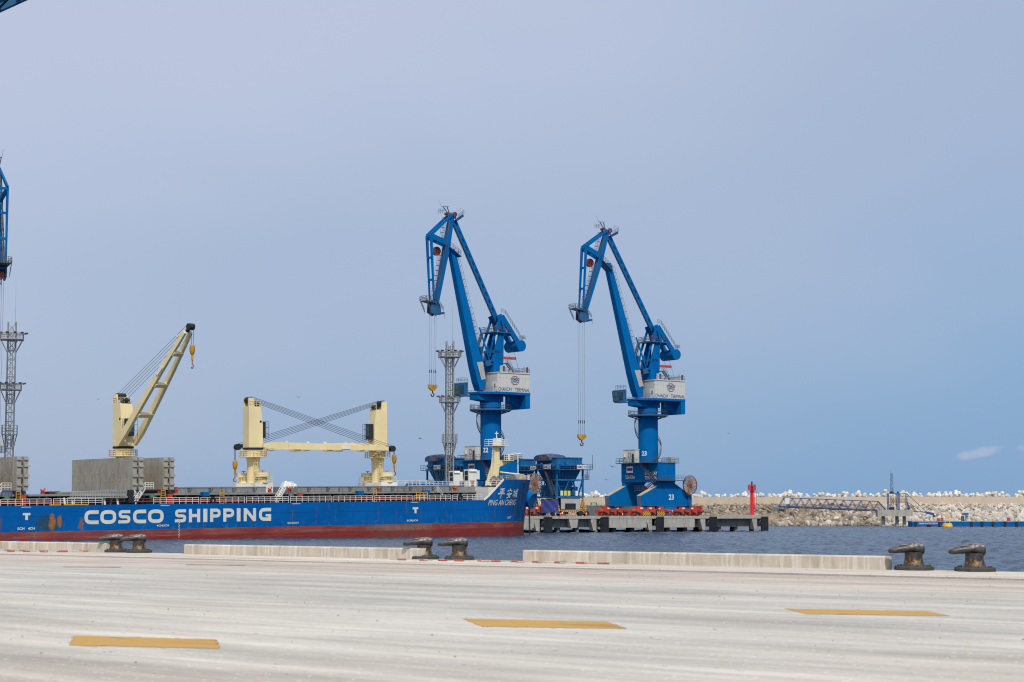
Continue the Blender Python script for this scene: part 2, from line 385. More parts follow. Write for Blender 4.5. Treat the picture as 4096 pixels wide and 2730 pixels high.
# ---- curb blocks along the edge
def curb(t0, t1, label):
    mb = MB(); e_ = .035
    prof = [(0, 0), (0, .36), (.04, .40), (.36, .40), (.40, .36), (.40, 0)]
    n = len(prof); K = max(2, int((t1 - t0) / 2)); vs = []
    for k in range(K + 1):
        t = (t1 - t0) * k / K
        for y, z in prof: vs.append((t, y, z))
    fs = [(k * n + i, k * n + (i + 1) % n, (k + 1) * n + (i + 1) % n, (k + 1) * n + i) for k in range(K) for i in range(n)]
    fs += [tuple(range(n)), tuple(range(K * n, K * n + n))[::-1]]
    mb.add(vs, fs); o = mb.build('concrete_curb', CURB, rot=math.atan2(EQ.y, EQ.x), loc=q(t0, 0.05))
    tag(o, label, 'curb', 'concrete curb blocks along the quay edge')
curb(-18, 8.0, 'long concrete curb block at the left, ending behind the left pair of bollards')
curb(13.4, 26.9, 'streaked concrete curb block between the left and middle pairs of bollards')
curb(31.9, 46.0, 'concrete curb block with a dark stained end beside the right pair of bollards')

# ---- bollards
m = Mat('bollard_iron')
zz = m.xyz()[2]
base = m.mix(m.ramp(m.noise(5, (1, 1, 1), 5), .35, .65), (.022, .022, .026), (.065, .063, .068))
worn = m.mix(m.ramp(m.noise(7, (1, 1, 2), 5, .7), .42, .58), base, (.42, .40, .37))
c = m.mix(m.math('MULTIPLY', m.ramp(zz, .60, .74), m.ramp(m.noise(4, (1, 1, 1), 4), .38, .56), True), base, worn)  # pale tops: wear, plus highlights painted into the colour
rust = m.math('MULTIPLY', m.ramp(zz, .12, .22), m.ramp(zz, .46, .54, 1, 0))
rust = m.math('MULTIPLY', rust, m.ramp(m.noise(6, (1, 1, .6), 5, .7), .44, .54), True)
c = m.mix(rust, c, m.mix(m.ramp(m.noise(13, (1, 1, 1), 3), .45, .6), (.05, .026, .014), (.23, .13, .04)))
m.bump(m.noise(16, (1, 1, 1), 5), .5, .02)
BOLL = m.fin(c, .45, .2, .5)
BASEM = concrete('bollard_base', (.045, .047, .045), (.085, .085, .08), (.02, .02, .02), .5)
def bollard_mesh():
    # lofted post: local -y is the landward side the horn points to
    mb = MB(); n = 20; rings = []
    for z, cy, rx, ry in ((.12, 0, .37, .35), (.15, 0, .335, .32), (.22, .0, .30, .28), (.34, -.005, .272, .262), (.45, -.01, .262, .255), (.52, -.01, .27, .265)):
        rings.append([(rx * math.cos(a), cy + ry * math.sin(a), z) for a in [2 * math.pi * i / n for i in range(n)]])
    vs = [p for r in rings for p in r]; fs = [(k * n + i, k * n + (i + 1) % n, (k + 1) * n + (i + 1) % n, (k + 1) * n + i) for k in range(len(rings) - 1) for i in range(n)]
    mb.add(vs, fs)
    # head: sections from the sea side to the tip of the horn, each an ellipse in the xz plane
    sec = [(.285, .02, .60, .02), (.275, .16, .60, .13), (.235, .23, .60, .165), (.14, .26, .615, .17), (0, .27, .63, .16), (-.16, .265, .64, .145), (-.34, .24, .625, .125), (-.50, .20, .60, .108), (-.64, .165, .575, .092), (-.74, .125, .56, .07), (-.78, .07, .555, .045), (-.80, .02, .553, .01)]
    vs = []
    for y, hx, cz, hz in sec:
        for i in range(n):
            a = 2 * math.pi * i / n; ca, sa = math.cos(a), math.sin(a)
            vs.append((hx * math.copysign(abs(ca) ** .8, ca), y, cz + hz * math.copysign(abs(sa) ** .9, sa)))
    fs = [(k * n + i, k * n + (i + 1) % n, (k + 1) * n + (i + 1) % n, (k + 1) * n + i) for k in range(len(sec) - 1) for i in range(n)]
    fs += [tuple(range(n)), tuple(range((len(sec) - 1) * n, len(sec) * n))[::-1]]
    mb.add(vs, fs); return mb
b0 = None
for t, lab in ((8.75, 'black iron bollard, left one of the pair nearest the ship lettering'), (10.35, 'black iron bollard, right one of the left pair, beside open water'),
               (27.3, 'worn bollard at the end of the middle curb block, left of the middle pair'), (29.05, 'bollard of the middle pair with yellow rust, right of its twin'),
               (47.3, 'left of the two large bollards at the right end of the quay'), (49.25, 'rightmost large bollard on the quay, nearest the picture edge')):
    if b0 is None:
        r_ = empty('mooring_bollard', (0, 0, 0), 0, lab, 'bollard', 'iron mooring bollards on the quay edge')
        bollard_mesh().build('post', BOLL, r_, smooth=True)
        mb = MB(); mb.lathe((0, 0, 0), [(.70, 0), (.70, .09), (.66, .12), (.3, .121)], 8)
        for i, vtx in enumerate(mb.v): mb.v[i] = (vtx[0] * 1.03, vtx[1] * .78, vtx[2])
        mb.build('base_plate', BASEM, r_)
        mb = MB()
        for k in range(8):
            a = 2 * math.pi * (k + .5) / 8; mb.tube((.56 * math.cos(a), .43 * math.sin(a), .121), (.56 * math.cos(a), .43 * math.sin(a), .155), .035, n=6)
        mb.build('anchor_bolts', BOLL, r_)
        b0 = r_
    else: r_ = copy_tree(b0); r_['label'] = lab
    r_.location = q(t - .62, .55); r_.rotation_euler = (0, 0, math.atan2(EQ.y, EQ.x) - R(32) + random.uniform(-.05, .05))
# ---- fallen barrier chains and loose debris
CHRED = paint('faded_red_plastic', (.42, .11, .085), .8, .25, (.35, .3, .27), .8, .48, (3, 3, 3)); CHW = paint('dusty_white_plastic', (.50, .44, .40), .8, .2)
def chain(pts, label, seg=.42):
    o = empty('plastic_barrier_chain', (pts[0][0], pts[0][1], QZ), 0, label, 'chain', 'red and white plastic chains on the quay')
    P = [V(x - pts[0][0], y - pts[0][1], .05) for x, y in pts]; mb = MB(); mr = MB()
    for a, b in zip(P[:-1], P[1:]):
        k = max(1, int((b - a).length / seg))
        for i in range(k):
            j = V(random.uniform(-.12, .12), random.uniform(-.12, .12), 0)
            p, q_ = a.lerp(b, i / k) + j, a.lerp(b, (i + .9) / k) + j
            (mr if i % 2 else mb).tube(p, q_, .035 if i % 2 else .02, n=6)
    mb.build('white_links', CHW, o); mr.build('red_links', CHRED, o)
chain([(-24.5, 84.5), (-22.54, 83.05), (-20.79, 81.6), (-18.3, 80.9)], 'red and white chain along the foot of the left curb block')
chain([(-23.5, 82.2), (-21.94, 80.84), (-19.62, 79.25), (-18.28, 80.0)], 'red and white chain lying nearer than the one at the curb foot, far left')
chain([(-4.3, 65.9), (-2.28, 64.19), (-.4, 63.18), (1.64, 61.27), (3.6, 59.9)], 'red and white chain in front of the middle pair of bollards')
chain([(-1.6, 63.9), (.4, 62.5), (2.2, 61.6)], 'short red chain piece beside the long chain right of the middle bollards', .4)
mb = MB()
for k in range(520):
    if k < 120: t = random.uniform(-12, 3); s0 = random.uniform(-.5, .0); r_ = random.uniform(.02, .09)
    else:
        x = random.uniform(-11, 14); y = random.uniform(19, 70); s0 = None; r_ = random.uniform(.008, .022)
    p = Vector(q(t, s0)) if s0 is not None else V(x, y, QZ)
    mb.lathe(p, [(r_ * .6, 0), (r_, r_ * .4), (r_ * .5, r_ * .9)], 5)
o = mb.build('scattered_grit', concrete('grit', (.30, .26, .22), (.50, .46, .40))); tag(o, 'loose stone crumbs scattered over the quay', None, kind='stuff')

# ---- pier with piles and fenders (D runs along it, inland is +y of its frame)
DA = math.atan2(.63, .777); D = V(math.cos(DA), math.sin(DA), 0); IN = V(-D.y, D.x, 0); PZ = 3.9
PO = V(3.0, 434.5, 0)
def dk(t, g, z=PZ): p = PO + D * t + IN * g; return (p.x, p.y, z)
pier = empty('cargo_pier', (PO.x, PO.y, 0), DA, 'long concrete pier on piles carrying the blue cranes', 'pier')
MB().box(-190, 81.2, 0, 75, 3.25, PZ).build('deck_slab', CONC, pier)
MB().box(64.5, 81.0, .02, 18, PZ + .003, PZ + .28).build('raised_end_slab', CONC, pier)
for x0_, x1_ in ((-190, 2.75), (26, 38.6), (43.8, 55.0)): MB().box(x0_, x1_, .05, 1.2, 1.1, 3.25).build('deep_edge_beam', CONC, pier)
MB().box(38.7, 40.3, .05, 1.2, 1.2, 3.25).build('deep_edge_beam', CONC, pier) if 0 else None
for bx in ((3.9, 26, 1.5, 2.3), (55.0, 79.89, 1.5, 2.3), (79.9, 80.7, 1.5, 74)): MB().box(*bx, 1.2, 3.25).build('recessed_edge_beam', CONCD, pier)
fts = (6.1, 23.8, 42.0, 60.4, 79.1)
for t in fts:
    mb = MB()
    pts = [(t - 3.3, .1, 3.25), (t - 3.3, .1, 2.6), (t - 2.6, .1, .45), (t - 1.6, .1, .45), (t - 1.6, .1, 3.25)]
    mb.ext(pts, (0, 1.3, 0)); mb.build('fender_corbel', CONC, pier)
for t in (13.9,): MB().ext([(t - .4, .12, 3.25), (t + 2.6, .12, 3.25), (t + 2.2, .12, 1.1), (t + .3, .12, 1.1)], (0, 1.2, 0)).build('beam_bracket', CONC, pier)
for t in [-180 + 6.0 * k for k in range(44)]:
    for g in (2.6, 9.5, 17) if t > -10 else (2.6,):
        if t > 80: continue
        MB().tube((t, g, -3), (t, g, 3.2), .62, n=10).build('pile', CONCD, pier, smooth=True)
for t in fts:
    f = MB()
    f.box(t - 1.25, t + 1.25, -1.15, -.85, .05, 3.55)
    for k in range(5): f.box(t - 1.25 + .515 * k, t - 1.25 + .515 * k + .42, -1.22, -1.15, .1, 3.75)
    fo = f.build('fender_panel', RUBBER, pier)
    MB().tube((t, -.85, 2.1), (t, .1, 2.1), .8, n=16).build('fender_cone', CONCD, fo, smooth=True)
# ---- breakwater: rubble slope, sea wall, rocks, armour blocks
bw = [(-330, 850), (-200, 790), (-20, 742), (95, 702), (150, 695), (260, 683), (420, 670)]
def bwp(x):
    for (x0, y0), (x1, y1) in zip(bw[:-1], bw[1:]):
        if x <= x1: f = (x - x0) / (x1 - x0); return y0 + (y1 - y0) * f
    return bw[-1][1]
m = Mat('rubble_core')
c = m.mix(m.ramp(m.noise(.9, (1, 1, 1), 6, .7), .35, .65), (.10, .085, .07), (.30, .25, .19))
RUB = m.fin(c, .95, 0, .1)
mb = MB(); xs = [-330 + 6 * k for k in range(126)]; vs = []
for x in xs:
    y = bwp(x)
    for dy, z in ((-4, -1.8), (0, .0), (5, 3.0), (10, 5.6), (14.5, 8.0), (17, 8.15)):
        jz = random.uniform(-.25, .25); vs.append((x, y + dy + random.uniform(-.4, .4), z + jz))
fs = [(k * 6 + i, (k + 1) * 6 + i, (k + 1) * 6 + i + 1, k * 6 + i + 1) for k in range(len(xs) - 1) for i in range(5)]
mb.add(vs, fs); struct(mb, 'breakwater_slope', RUB)
mb = MB(); K = len(xs); vs = []
for x in xs:
    y = bwp(x) + 16.5
    for dy, z in ((0, 7.6), (0.5, 10.9), (.5, 11.05), (6, 11.05), (6, 5)): vs.append((x, y + dy, z))
fs = [(k * 5 + i, (k + 1) * 5 + i, (k + 1) * 5 + i + 1, k * 5 + i + 1) for k in range(K - 1) for i in range(4)]
mb.add(vs, fs); so_ = mb.build('sea_wall', WALLC); tag(so_, 'long beige concrete parapet wall along the top of the breakwater', 'wall')
def rock_mesh(name, seed, mat, flat=.75, cubic=False):
    rg = random.Random(seed); bm = bmesh.new(); bmesh.ops.create_icosphere(bm, subdivisions=2 if not cubic else 1, radius=1)
    pl = [(Vector((rg.uniform(-1, 1), rg.uniform(-1, 1), rg.uniform(-1, 1))).normalized(), rg.uniform(.55, .85)) for _ in range(9)]
    for v in bm.verts:
        for n_, d in pl:
            k = v.co.dot(n_)
            if k > d: v.co -= n_ * (k - d)
        v.co.z *= flat; v.co.x *= 1.15
    me = bpy.data.meshes.new(name); bm.to_mesh(me); bm.free(); me.materials.append(mat); return me
def rockmat(name, a, b):
    m = Mat(name); oi = m.N.new('ShaderNodeObjectInfo')
    c = m.mix(oi.outputs['Random'], a, b); c = m.mix(m.ramp(m.noise(1.3, (1, 1, 1), 5), .35, .7, 0, .6), c, tuple(x * .55 for x in a)); return m.fin(c, .9, 0, .2)
RKW = rockmat('pale_rock', (.42, .38, .335), (.66, .62, .57)); RKT = rockmat('tan_rock', (.30, .235, .17), (.48, .405, .315)); RKG = rockmat('grey_rock', (.17, .155, .14), (.34, .305, .27))
rms = {k: [rock_mesh('riprap_rock', 10 * j + i, mt, .7) for i in range(5)] for j, (k, mt) in enumerate((('w', RKW), ('t', RKT), ('g', RKG)))}
rocks = []
rg = random.Random(5)
for x in [rg.uniform(-30, 250) for _ in range(5200)]:
    f = rg.random() ** .9; y = bwp(x) + f * 14.5; z = -.1 + f * 8.1
    if x > 140: kd = 'w' if f > .12 else rg.choice('gtw')
    elif x > 100: kd = rg.choice('ttwg') if f < .75 else rg.choice('gt')
    else: kd = rg.choice('tgg') if f > .6 else rg.choice('ttg')
    if 84 < x < 112 and .3 < f < .85 and rg.random() < .75: continue      # loose brown fill by the gangway foot
    rocks.append((rg.uniform(.55, 1.35) * (1.15 if f < .5 else .85), x, y, z, kd, rg.random()))
rocks.sort(key=lambda r_: -r_[0] if 60 < r_[1] < 185 else 0)
for k, (s_, x, y, z, kd, rr) in enumerate(rocks[:300]):
    o = bpy.data.objects.new('riprap_rock', rms[kd][int(rr * 5)]); C.objects.link(o); o.location = (x, y, z + .2); o.scale = (s_,) * 3
    o.rotation_euler = (rr * 6, rr * 17, rr * 29)
    tag(o, 'angular boulder on the breakwater slope above the water', 'rock', 'boulders on the breakwater slope')
stuffm = MB()
for (s_, x, y, z, kd, rr) in rocks[300:]:
    pass
for kd in 'wtg':
    bmv = []; bmf = []
    for (s_, x, y, z, kk, rr) in rocks[300:]:
        if kk != kd: continue
        me = rms[kd][int(rr * 5)]; M_ = Matrix.Translation((x, y, z)) @ Matrix.Rotation(rr * 29, 4, 'Z') @ Matrix.Rotation(rr * 17, 4, 'Y') @ Matrix.Scale(s_, 4)
        o_ = len(bmv); bmv += [M_ @ v.co for v in me.vertices]; bmf += [tuple(i + o_ for i in p.vertices) for p in me.polygons]
    me2 = bpy.data.meshes.new('riprap'); me2.from_pydata(bmv, [], bmf)
    m = Mat('riprap_mix_' + kd); a, b = {'w': ((.40, .36, .315), (.67, .63, .58)), 't': ((.28, .22, .16), (.48, .41, .32)), 'g': ((.16, .145, .13), (.34, .305, .27))}[kd]
    vo = m.N.new('ShaderNodeTexVoronoi'); vo.inputs['Scale'].default_value = .45; m.L.new(m.tc.outputs['Object'], vo.inputs['Vector'])
    sp_ = m.N.new('ShaderNodeSeparateColor'); m.L.new(vo.outputs['Color'], sp_.inputs[0])
    c = m.mix(sp_.outputs[0], a, b); c = m.mix(m.ramp(m.noise(1.1, (1, 1, 1), 5), .4, .7, 0, .5), c, tuple(x_ * .5 for x_ in a)); me2.materials.append(m.fin(c, .9, 0, .2))
    o = bpy.data.objects.new('riprap', me2); C.objects.link(o)
    tag(o, None, None, kind='stuff'); o['label'] = {'w': 'pale rubble covering the breakwater slope', 't': 'tan rubble covering the breakwater slope', 'g': 'grey rubble covering the breakwater slope'}[kd]
# armour blocks behind the wall
ARM = rockmat('armour_white', (.60, .565, .52), (.84, .82, .79))
arms = []
for i in range(4):
    mb = MB(); rg2 = random.Random(i)
    # four-legged concrete armour unit
    for dv in ((0, 0, 1), (.94, 0, -.33), (-.47, .82, -.33), (-.47, -.82, -.33)):
        mb.tube((0, 0, 0), V(*dv) * 1.35, .95, .62, n=7)
    me = bpy.data.meshes.new('armour_block'); me.from_pydata(mb.v, [], mb.f); me.materials.append(ARM); arms.append(me)
x = -40; k = 0
while x < 215:
    o = bpy.data.objects.new('armour_block', arms[k % 4]); C.objects.link(o)
    big = rg.random() ** 2; o.location = (x, bwp(x) + 18.5 + rg.uniform(-.5, 3), 11.1 + .2 + big * 1.0); o.scale = (.74 + .40 * big,) * 3
    o.rotation_euler = (rg.uniform(0, 6), rg.uniform(0, 6), rg.uniform(0, 6))
    tag(o, 'white concrete armour block on the crest above the sea wall', 'concrete block', 'armour blocks along the breakwater crest')
    x += rg.uniform(1.7, 3.0); k += 1
# ================================================================== SHIP (x forward, y from the near side to the far side, z up)
ship = empty('bulk_carrier', (-81.5, 298.6, 0), 0, 'blue bulk cargo ship with red underbody, cream deck cranes and raised grey hatch covers', 'cargo ship')
ship.rotation_euler = (0, -.0143, R(39.5))
BM = 16.0; DKZ = 5.6; FZ = 9.55
m = Mat('hull_paint')
ox = m.xyz(); u_, z_ = ox[0], ox[2]
bl = m.mix(m.ramp(m.noise(.12, (1, 1, 2), 4), .3, .7), (.0005, .085, .31), (.001, .112, .39))
bl = m.mix(m.ramp(m.noise(1.0, (.25, 1, 4), 5, .7, (3, 0, 0)), .6, .72, 0, .25), bl, (.01, .055, .18))
low = m.ramp(z_, 1.5, 3.2, 1, 0)
bl = m.mix(m.math('MULTIPLY', m.ramp(m.noise(1.1, (.8, 1, .7), 6, .75, (9, 0, 2)), .55, .66), m.math('MULTIPLY', low, .75)), bl, (.03, .25, .38))
bl = m.mix(m.math('MULTIPLY', m.ramp(m.noise(1.5, (1, 1, .8), 6, .75, (19, 0, 7)), .54, .64), m.math('MULTIPLY', low, .8)), bl, (.02, .05, .055))
bl = m.mix(m.ramp(m.noise(1.1, (1.3, 1, .10), 5, .75, (2, 5, 2)), .59, .70, 0, .7), bl, (.010, .035, .06))
bl = m.mix(m.ramp(m.noise(1.0, (.16, 1, 1.6), 6, .75, (5, 1, 9)), .60, .68, 0, .35), bl, (.02, .15, .40))
bl = m.mix(m.ramp(m.noise(1.0, (1.1, 1, .12), 5, .8, (22, 5, 2)), .60, .68, 0, .85), bl, (.17, .07, .025))
bowm = m.math('MULTIPLY', m.ramp(u_, 103, 110), m.ramp(m.noise(1.0, (1.6, 1.6, .12), 5, .75, (7, 7, 1)), .40, .58, 0, .75))
bl = m.mix(bowm, bl, (.010, .035, .06))
# rust burn marks left by the anchor of another berth, low at the left
def blob(cu, cz, wu, wz):
    a = m.math('POWER', m.math('DIVIDE', m.math('SUBTRACT', u_, cu), wu), 2.0); b = m.math('POWER', m.math('DIVIDE', m.math('SUBTRACT', z_, cz), wz), 2.0)
    d = m.math('ADD', m.math('ADD', a, b), m.math('MULTIPLY', m.math('SUBTRACT', m.noise(1.6, (1, 1, .5), 5, .7), .5), 4.5)); return m.ramp(d, .3, 1.3, 1, 0)
bl = m.mix(m.math('MULTIPLY', blob(8.2, 2.6, 2.2, 1.7), .75), bl, (.03, .06, .05))
bl = m.mix(blob(9.0, 2.9, .55, 1.35), bl, (.36, .14, .02)); bl = m.mix(blob(10.3, 3.0, .38, 1.1), bl, (.33, .13, .02))
bl = m.mix(m.math('MULTIPLY', blob(14.2, 2.4, .5, 1.0), .8), bl, (.25, .11, .03))
rd = m.mix(m.ramp(m.noise(.22, (1, 1, 1.6), 4, .6), .3, .7), (.18, .036, .035), (.27, .068, .06))
rd = m.mix(m.ramp(m.noise(.9, (.12, 1, 2.2), 6, .75), .5, .66, 0, .55), rd, (.27, .20, .17))
rd = m.mix(m.ramp(m.noise(1.2, (1.2, 1, .15), 5, .7, (4, 4, 4)), .62, .72, 0, .6), rd, (.34, .22, .16))
gp = m.math('MULTIPLY', m.math('MULTIPLY', m.ramp(u_, 70, 73), m.ramp(u_, 86.0, 86.1, 1, 0)), m.ramp(m.noise(1.6, (.7, 1, .6), 6, .75, (8, 8, 8)), .40, .56, 0, .7))
rd = m.mix(gp, rd, (.19, .15, .12))
rd = m.mix(m.ramp(z_, .1, .35, .7, 0), rd, (.17, .02, .02))
c = m.mix(m.ramp(m.math('ADD', z_, m.math('MULTIPLY', m.math('SUBTRACT', m.noise(3), .5), .10)), 1.34, 1.37), rd, bl)
# welded strake line half way up
c = m.mix(m.math('MULTIPLY', m.ramp(z_, 3.79, 3.80), m.ramp(z_, 3.84, 3.85, .8, 0)), c, (.004, .04, .14))
m.bump(m.noise(.5, (.6, 1, 1), 4), .25, .15)
HULL = m.fin(c, .6, 0, .07)
us = [-45, -20, 0, 20, 40, 60, 80, 86, 90, 93, 96, 98.4, 98.9, 100, 101.5, 103, 103.9, 106, 108, 110, 112, 114, 116, 117.5, 119, 120, 120.8]
def topz(u): return DKZ if u <= 98.9 else min(FZ, DKZ + (u - 98.9) / (103.9 - 98.9) * (FZ - DKZ))
def stem(z): return 121.3 + .06 * max(0, z - 3)
def hb(u, z):
    k = min(1, max(0, (z - 0) / FZ)); s0 = 95 + 3 * k; t = (u - s0) / (stem(z) - s0)
    return BM if t <= 0 else BM * max(0, 1 - t ** 2.6) ** (1 - .2 * k)
fr = [0, .12, .25, .4, .55, .7, .85, 1.0]
mb = MB(); rows = []
for iu, u in enumerate(us):
    tz = topz(u); row = []
    for f in fr:
        z = -3 + (tz + 3) * f; uu = u
        if u > 100: uu = 100 + (u - 100) * (stem(z) - 100) / 20.9
        row.append((uu, hb(uu, z), z))
    rows.append(row)
n = len(fr); vs = []; fs = []
for row in rows:
    for (u, b, z) in row: vs.append((u, BM - b, z))
    for (u, b, z) in row: vs.append((u, BM + b, z))
st = len(vs)
for f in fr: z = -3 + (FZ + 3) * f; vs.append((stem(z) + .05, BM, z))
for k in range(len(rows) - 1):
    for i in range(n - 1):
        a = k * 2 * n + i; b = a + 2 * n
        fs.append((a, b, b + 1, a + 1)); fs.append((a + n, a + n + 1, b + n + 1, b + n))
k = len(rows) - 1
for i in range(n - 1):
    a = k * 2 * n + i; fs.append((a, st + i, st + i + 1, a + 1)); fs.append((a + n, a + n + 1, st + i + 1, st + i))
fs.append(tuple(range(n)) + tuple(range(2 * n - 1, n - 1, -1)))
mb.add(vs, fs); hull = mb.build('hull', HULL, ship, smooth=True)
hull.data.set_sharp_from_angle(angle=R(50))
# white edge on the break of the forecastle, green waterway under the rails
mb = MB(); P = []
for u in (98.7, 100, 101.5, 103, 103.9): P.append(V(u, BM - hb(u, topz(u)) - .04, topz(u) + .02))
for a, b in zip(P[:-1], P[1:]): mb.beam(a, b, .12, .34)
mb.build('bulwark_edge', WHITE, ship)
# decks
DECKG = paint('deck_green', (.03, .10, .055), .7, .3, (.14, .06, .03), .6, .5, (1, 1, 1))
MB().box(-44, 98.5, .06, 31.9, 5.3, 5.59).build('main_deck', DECKG, ship)
mb = MB(); ou = [98.0, 104, 108, 112, 116, 119, 121.5]
near = [(u, BM - (hb(u, 8.3) - .15 if u > 104 else 8), 8.3) for u in ou]; far = [(u, BM + (hb(u, 8.3) - .15 if u > 104 else 8), 8.3) for u in ou]
mb.ext(near + far[::-1], (0, 0, -.15)); mb.build('forecastle_deck', DECKG, ship)
MB().box(97.6, 101.6, 8.0, 24.0, 5.6, 8.28).build('forecastle_house', WHITE, ship)
MB().box(101.62, 103.6, 2.2, 29.8, 5.6, 8.1).build('forecastle_bulkhead', WHITE, ship)
# rails along the side, in lengths
for k in range(-4, 11):
    a = -18 + 9.1 * (k + 2)
    if 10.5 < a < 23 or a > 95: continue
    MB().rail([(a, .2, 5.6), (min(a + 8.7, 98.4), .2, 5.6)], 1.05, 1.3, .045).build('railing', WHITE, ship)
fp = [(u, BM - hb(u, FZ) + .3, 8.35) for u in (104.6, 107, 110)]
MB().rail([(98.2, 8.1, 8.3), (103.5, 8.1, 8.3)], 1.05, 1.2, .045).build('railing', WHITE, ship)
MB().rail([(98.2, 8.1, 8.3), (98.2, 23.9, 8.3)], 1.05, 1.4, .045).build('railing', WHITE, ship)
MB().rail([(103.6, 5.5, 8.3), (104.5, 1.6, 8.3), (106, .9, 8.3)], 1.05, 1.2, .045).build('railing', WHITE, ship)
MB().rail([(u, BM - hb(u, FZ) + .2, FZ) for u in (114, 117, 119.5, 121.2)] + [(122.8, 16, FZ)] + [(u, BM + hb(u, FZ) - .2, FZ) for u in (121, 118)], 1.0, .8, .05).build('bow_railing', WHITE, ship)
# pipes and dark gear along the side deck
mb = MB(); mb.tube((-20, 2.6, 6.05), (97, 2.6, 6.05), .10, n=8); mb.build('deck_pipe', DRED, ship)
mb = MB(); mb.tube((-20, 3.4, 6.5), (97, 3.4, 6.5), .10, n=6); mb.build('deck_pipe', RUSTC, ship)
mb = MB()
for k in range(44): x0 = -16 + 2.6 * k + random.uniform(-.5, .5); mb.box(x0, x0 + random.uniform(.4, 1.4), 3.9, 4.6, 5.6, 5.6 + random.uniform(.4, 1.1))
mb.build('deck_fittings', DARK, ship)
# coaming, stays and hatch covers
MB().box(-30, 99, 7.2, 24.8, 5.6, 7.1).build('shaded_hatch_coaming', DARK, ship)  # near-black colour paints in the shadow below the covers
MB().box(-30, 103.2, 6.0, 7.6, 7.1, 7.42).build('coaming_top', GREY, ship)
mb = MB(); k = -24.0
while k < 98:
    mb.ext([(k, 6.15, 7.1), (k, 7.2, 7.1), (k, 7.2, 5.6), (k, 6.9, 5.6)], (.16, 0, 0)); k += 2.35 if int(k) % 3 else 1.3
mb.build('coaming_stays', GREY, ship)
CT = [(-30, 4), (8.6, 26), (35.6, 58), (59, 77.6), (78.2, 99)]
for a, b in ((35.5, 44.2), (44.5, 53.5), (60.3, 69.2), (69.5, 78.6), (79.2, 88.6), (88.9, 98.8)):
    mb = MB(); mb.box(a, b, 6.3, 25.7, 7.45, 8.5)
    for j in range(int((b - a) / 1.5)): x0 = a + .6 + 1.5 * j; mb.box(x0, x0 + .12, 6.16, 6.3, 7.5, 8.3)
    mb.box(a + .02, b - .02, 6.22, 6.3, 8.34, 8.46)
    hc = mb.build('hatch_cover', GREY, ship)
    mb = MB(); ls = {35.5: ('P3-1', 'P3-2'), 44.5: ('P2-2', 'P2-1'), 60.3: ('P2-4', 'P2-3'), 69.5: ('P2-2', 'P2-1'), 79.2: ('P1-4', 'P1-3'), 88.9: ('P1-2', 'P1-1')}[a]
    for j, s_ in enumerate(ls):
        for tx, zz in ((s_, 8.02), ('45T', 7.62)): letter(mb, tx, (a + 1.9 + 4.2 * j, 6.28 - .13, zz), (1, 0, 0), (0, 0, 1), .9 if '-' in tx else .7, .26, .03)
    mb.build('lettering', DARK, hc)
MB().box(98.9, 103.2, 6.4, 8.0, 7.42, 8.3).build('coaming_wing', GREY, ship)
MB().box(13, 26, 6.3, 7.4, 7.42, 7.8).build('open_coaming_plate', GREY, ship)
MB().box(-25, 5, 6.3, 7.4, 7.42, 7.75).build('open_coaming_plate', GREY, ship)
mb = MB(); mb.ext([(13.2, 6.3, 7.42), (27, 6.3, 7.42), (27, 6.3, 8.35), (23, 6.3, 8.2), (18, 6.3, 7.8), (13.2, 6.3, 7.55)], (0, .8, 0)); mb.build('coaming_ramp', GREY, ship)
mb = MB(); mb.ext([(35.3, 6.35, 7.43), (38, 6.35, 7.43), (38, 6.35, 7.9), (35.3, 6.35, 7.7)], (0, .5, 0))
# red hatch clamps and rust stains' brackets
for a in (5.0, 10, 34.9, 31.6, 58.2, 77.9, 54.0, 96.2):
    mb = MB(); mb.box(a, a + .5, 6.0, 6.5, 7.45, 7.9); mb.tube((a + .2, 5.95, 7.9), (a + .7, 6.3, 8.35), .14, n=6); mb.tube((a - .2, 6.1, 8.2), (a + .4, 6.1, 7.8), .12, n=6)
    mb.build('hatch_clamp', RED, ship)
# raised folding covers, each pair of panels hinged together
def panel_pair(u, label):
    for j, du in enumerate((0, 1.22)):
        mb = MB(); a = u + du; z0, z1 = 8.05, 13.6
        mb.box(a, a + .10, 4.4, 27.0, z0, z1)                     # plate
        mb.box(a + .10, a + .82, 4.4, 4.55, z0, z1); mb.box(a + .10, a + .82, 26.85, 27.0, z0, z1)
        for k in range(6): z = z0 + .25 + k * .98; mb.box(a + .10, a + .80, 4.55, 26.85, z, z + .1)
        for k in range(9): y = 5.6 + k * 2.5; mb.box(a - .03, a, y, y + .06, z0 + .1, z1 - .1)
        for z, w_ in ((13.0, .25), (11.9, .3), (10.2, .5), (8.8, .3)): mb.box(a + .05, a + .95, 4.22, 4.4, z, z + w_)
        p_ = mb.build('folding_hatch_panel', PANEL, ship)
        mb = MB()
        for k in range(8):
            for zz in (9.6, 10.9): y = 6.2 + 2.6 * k; mb.box(a - .06, a - .005, y, y + .16, zz, zz + .26)
        mb.build('yellow_lugs', YEL, p_)
        mb = MB(); mb.ext([(a + .2, 5.6, 8.05), (a + .9, 5.6, 8.05), (a + 1.1, 5.6, 7.5), (a + .6, 5.6, 7.45)], (0, .5, 0)); mb.build('hinge_arm', GREY, p_)
for u in (25.75, 31.7, 4.8, -1.3): panel_pair(u, '')
MB().box(12, 13.9, 7.3, 9.5, 7.45, 7.9).build('cargo_lashings', RUSTC, ship)
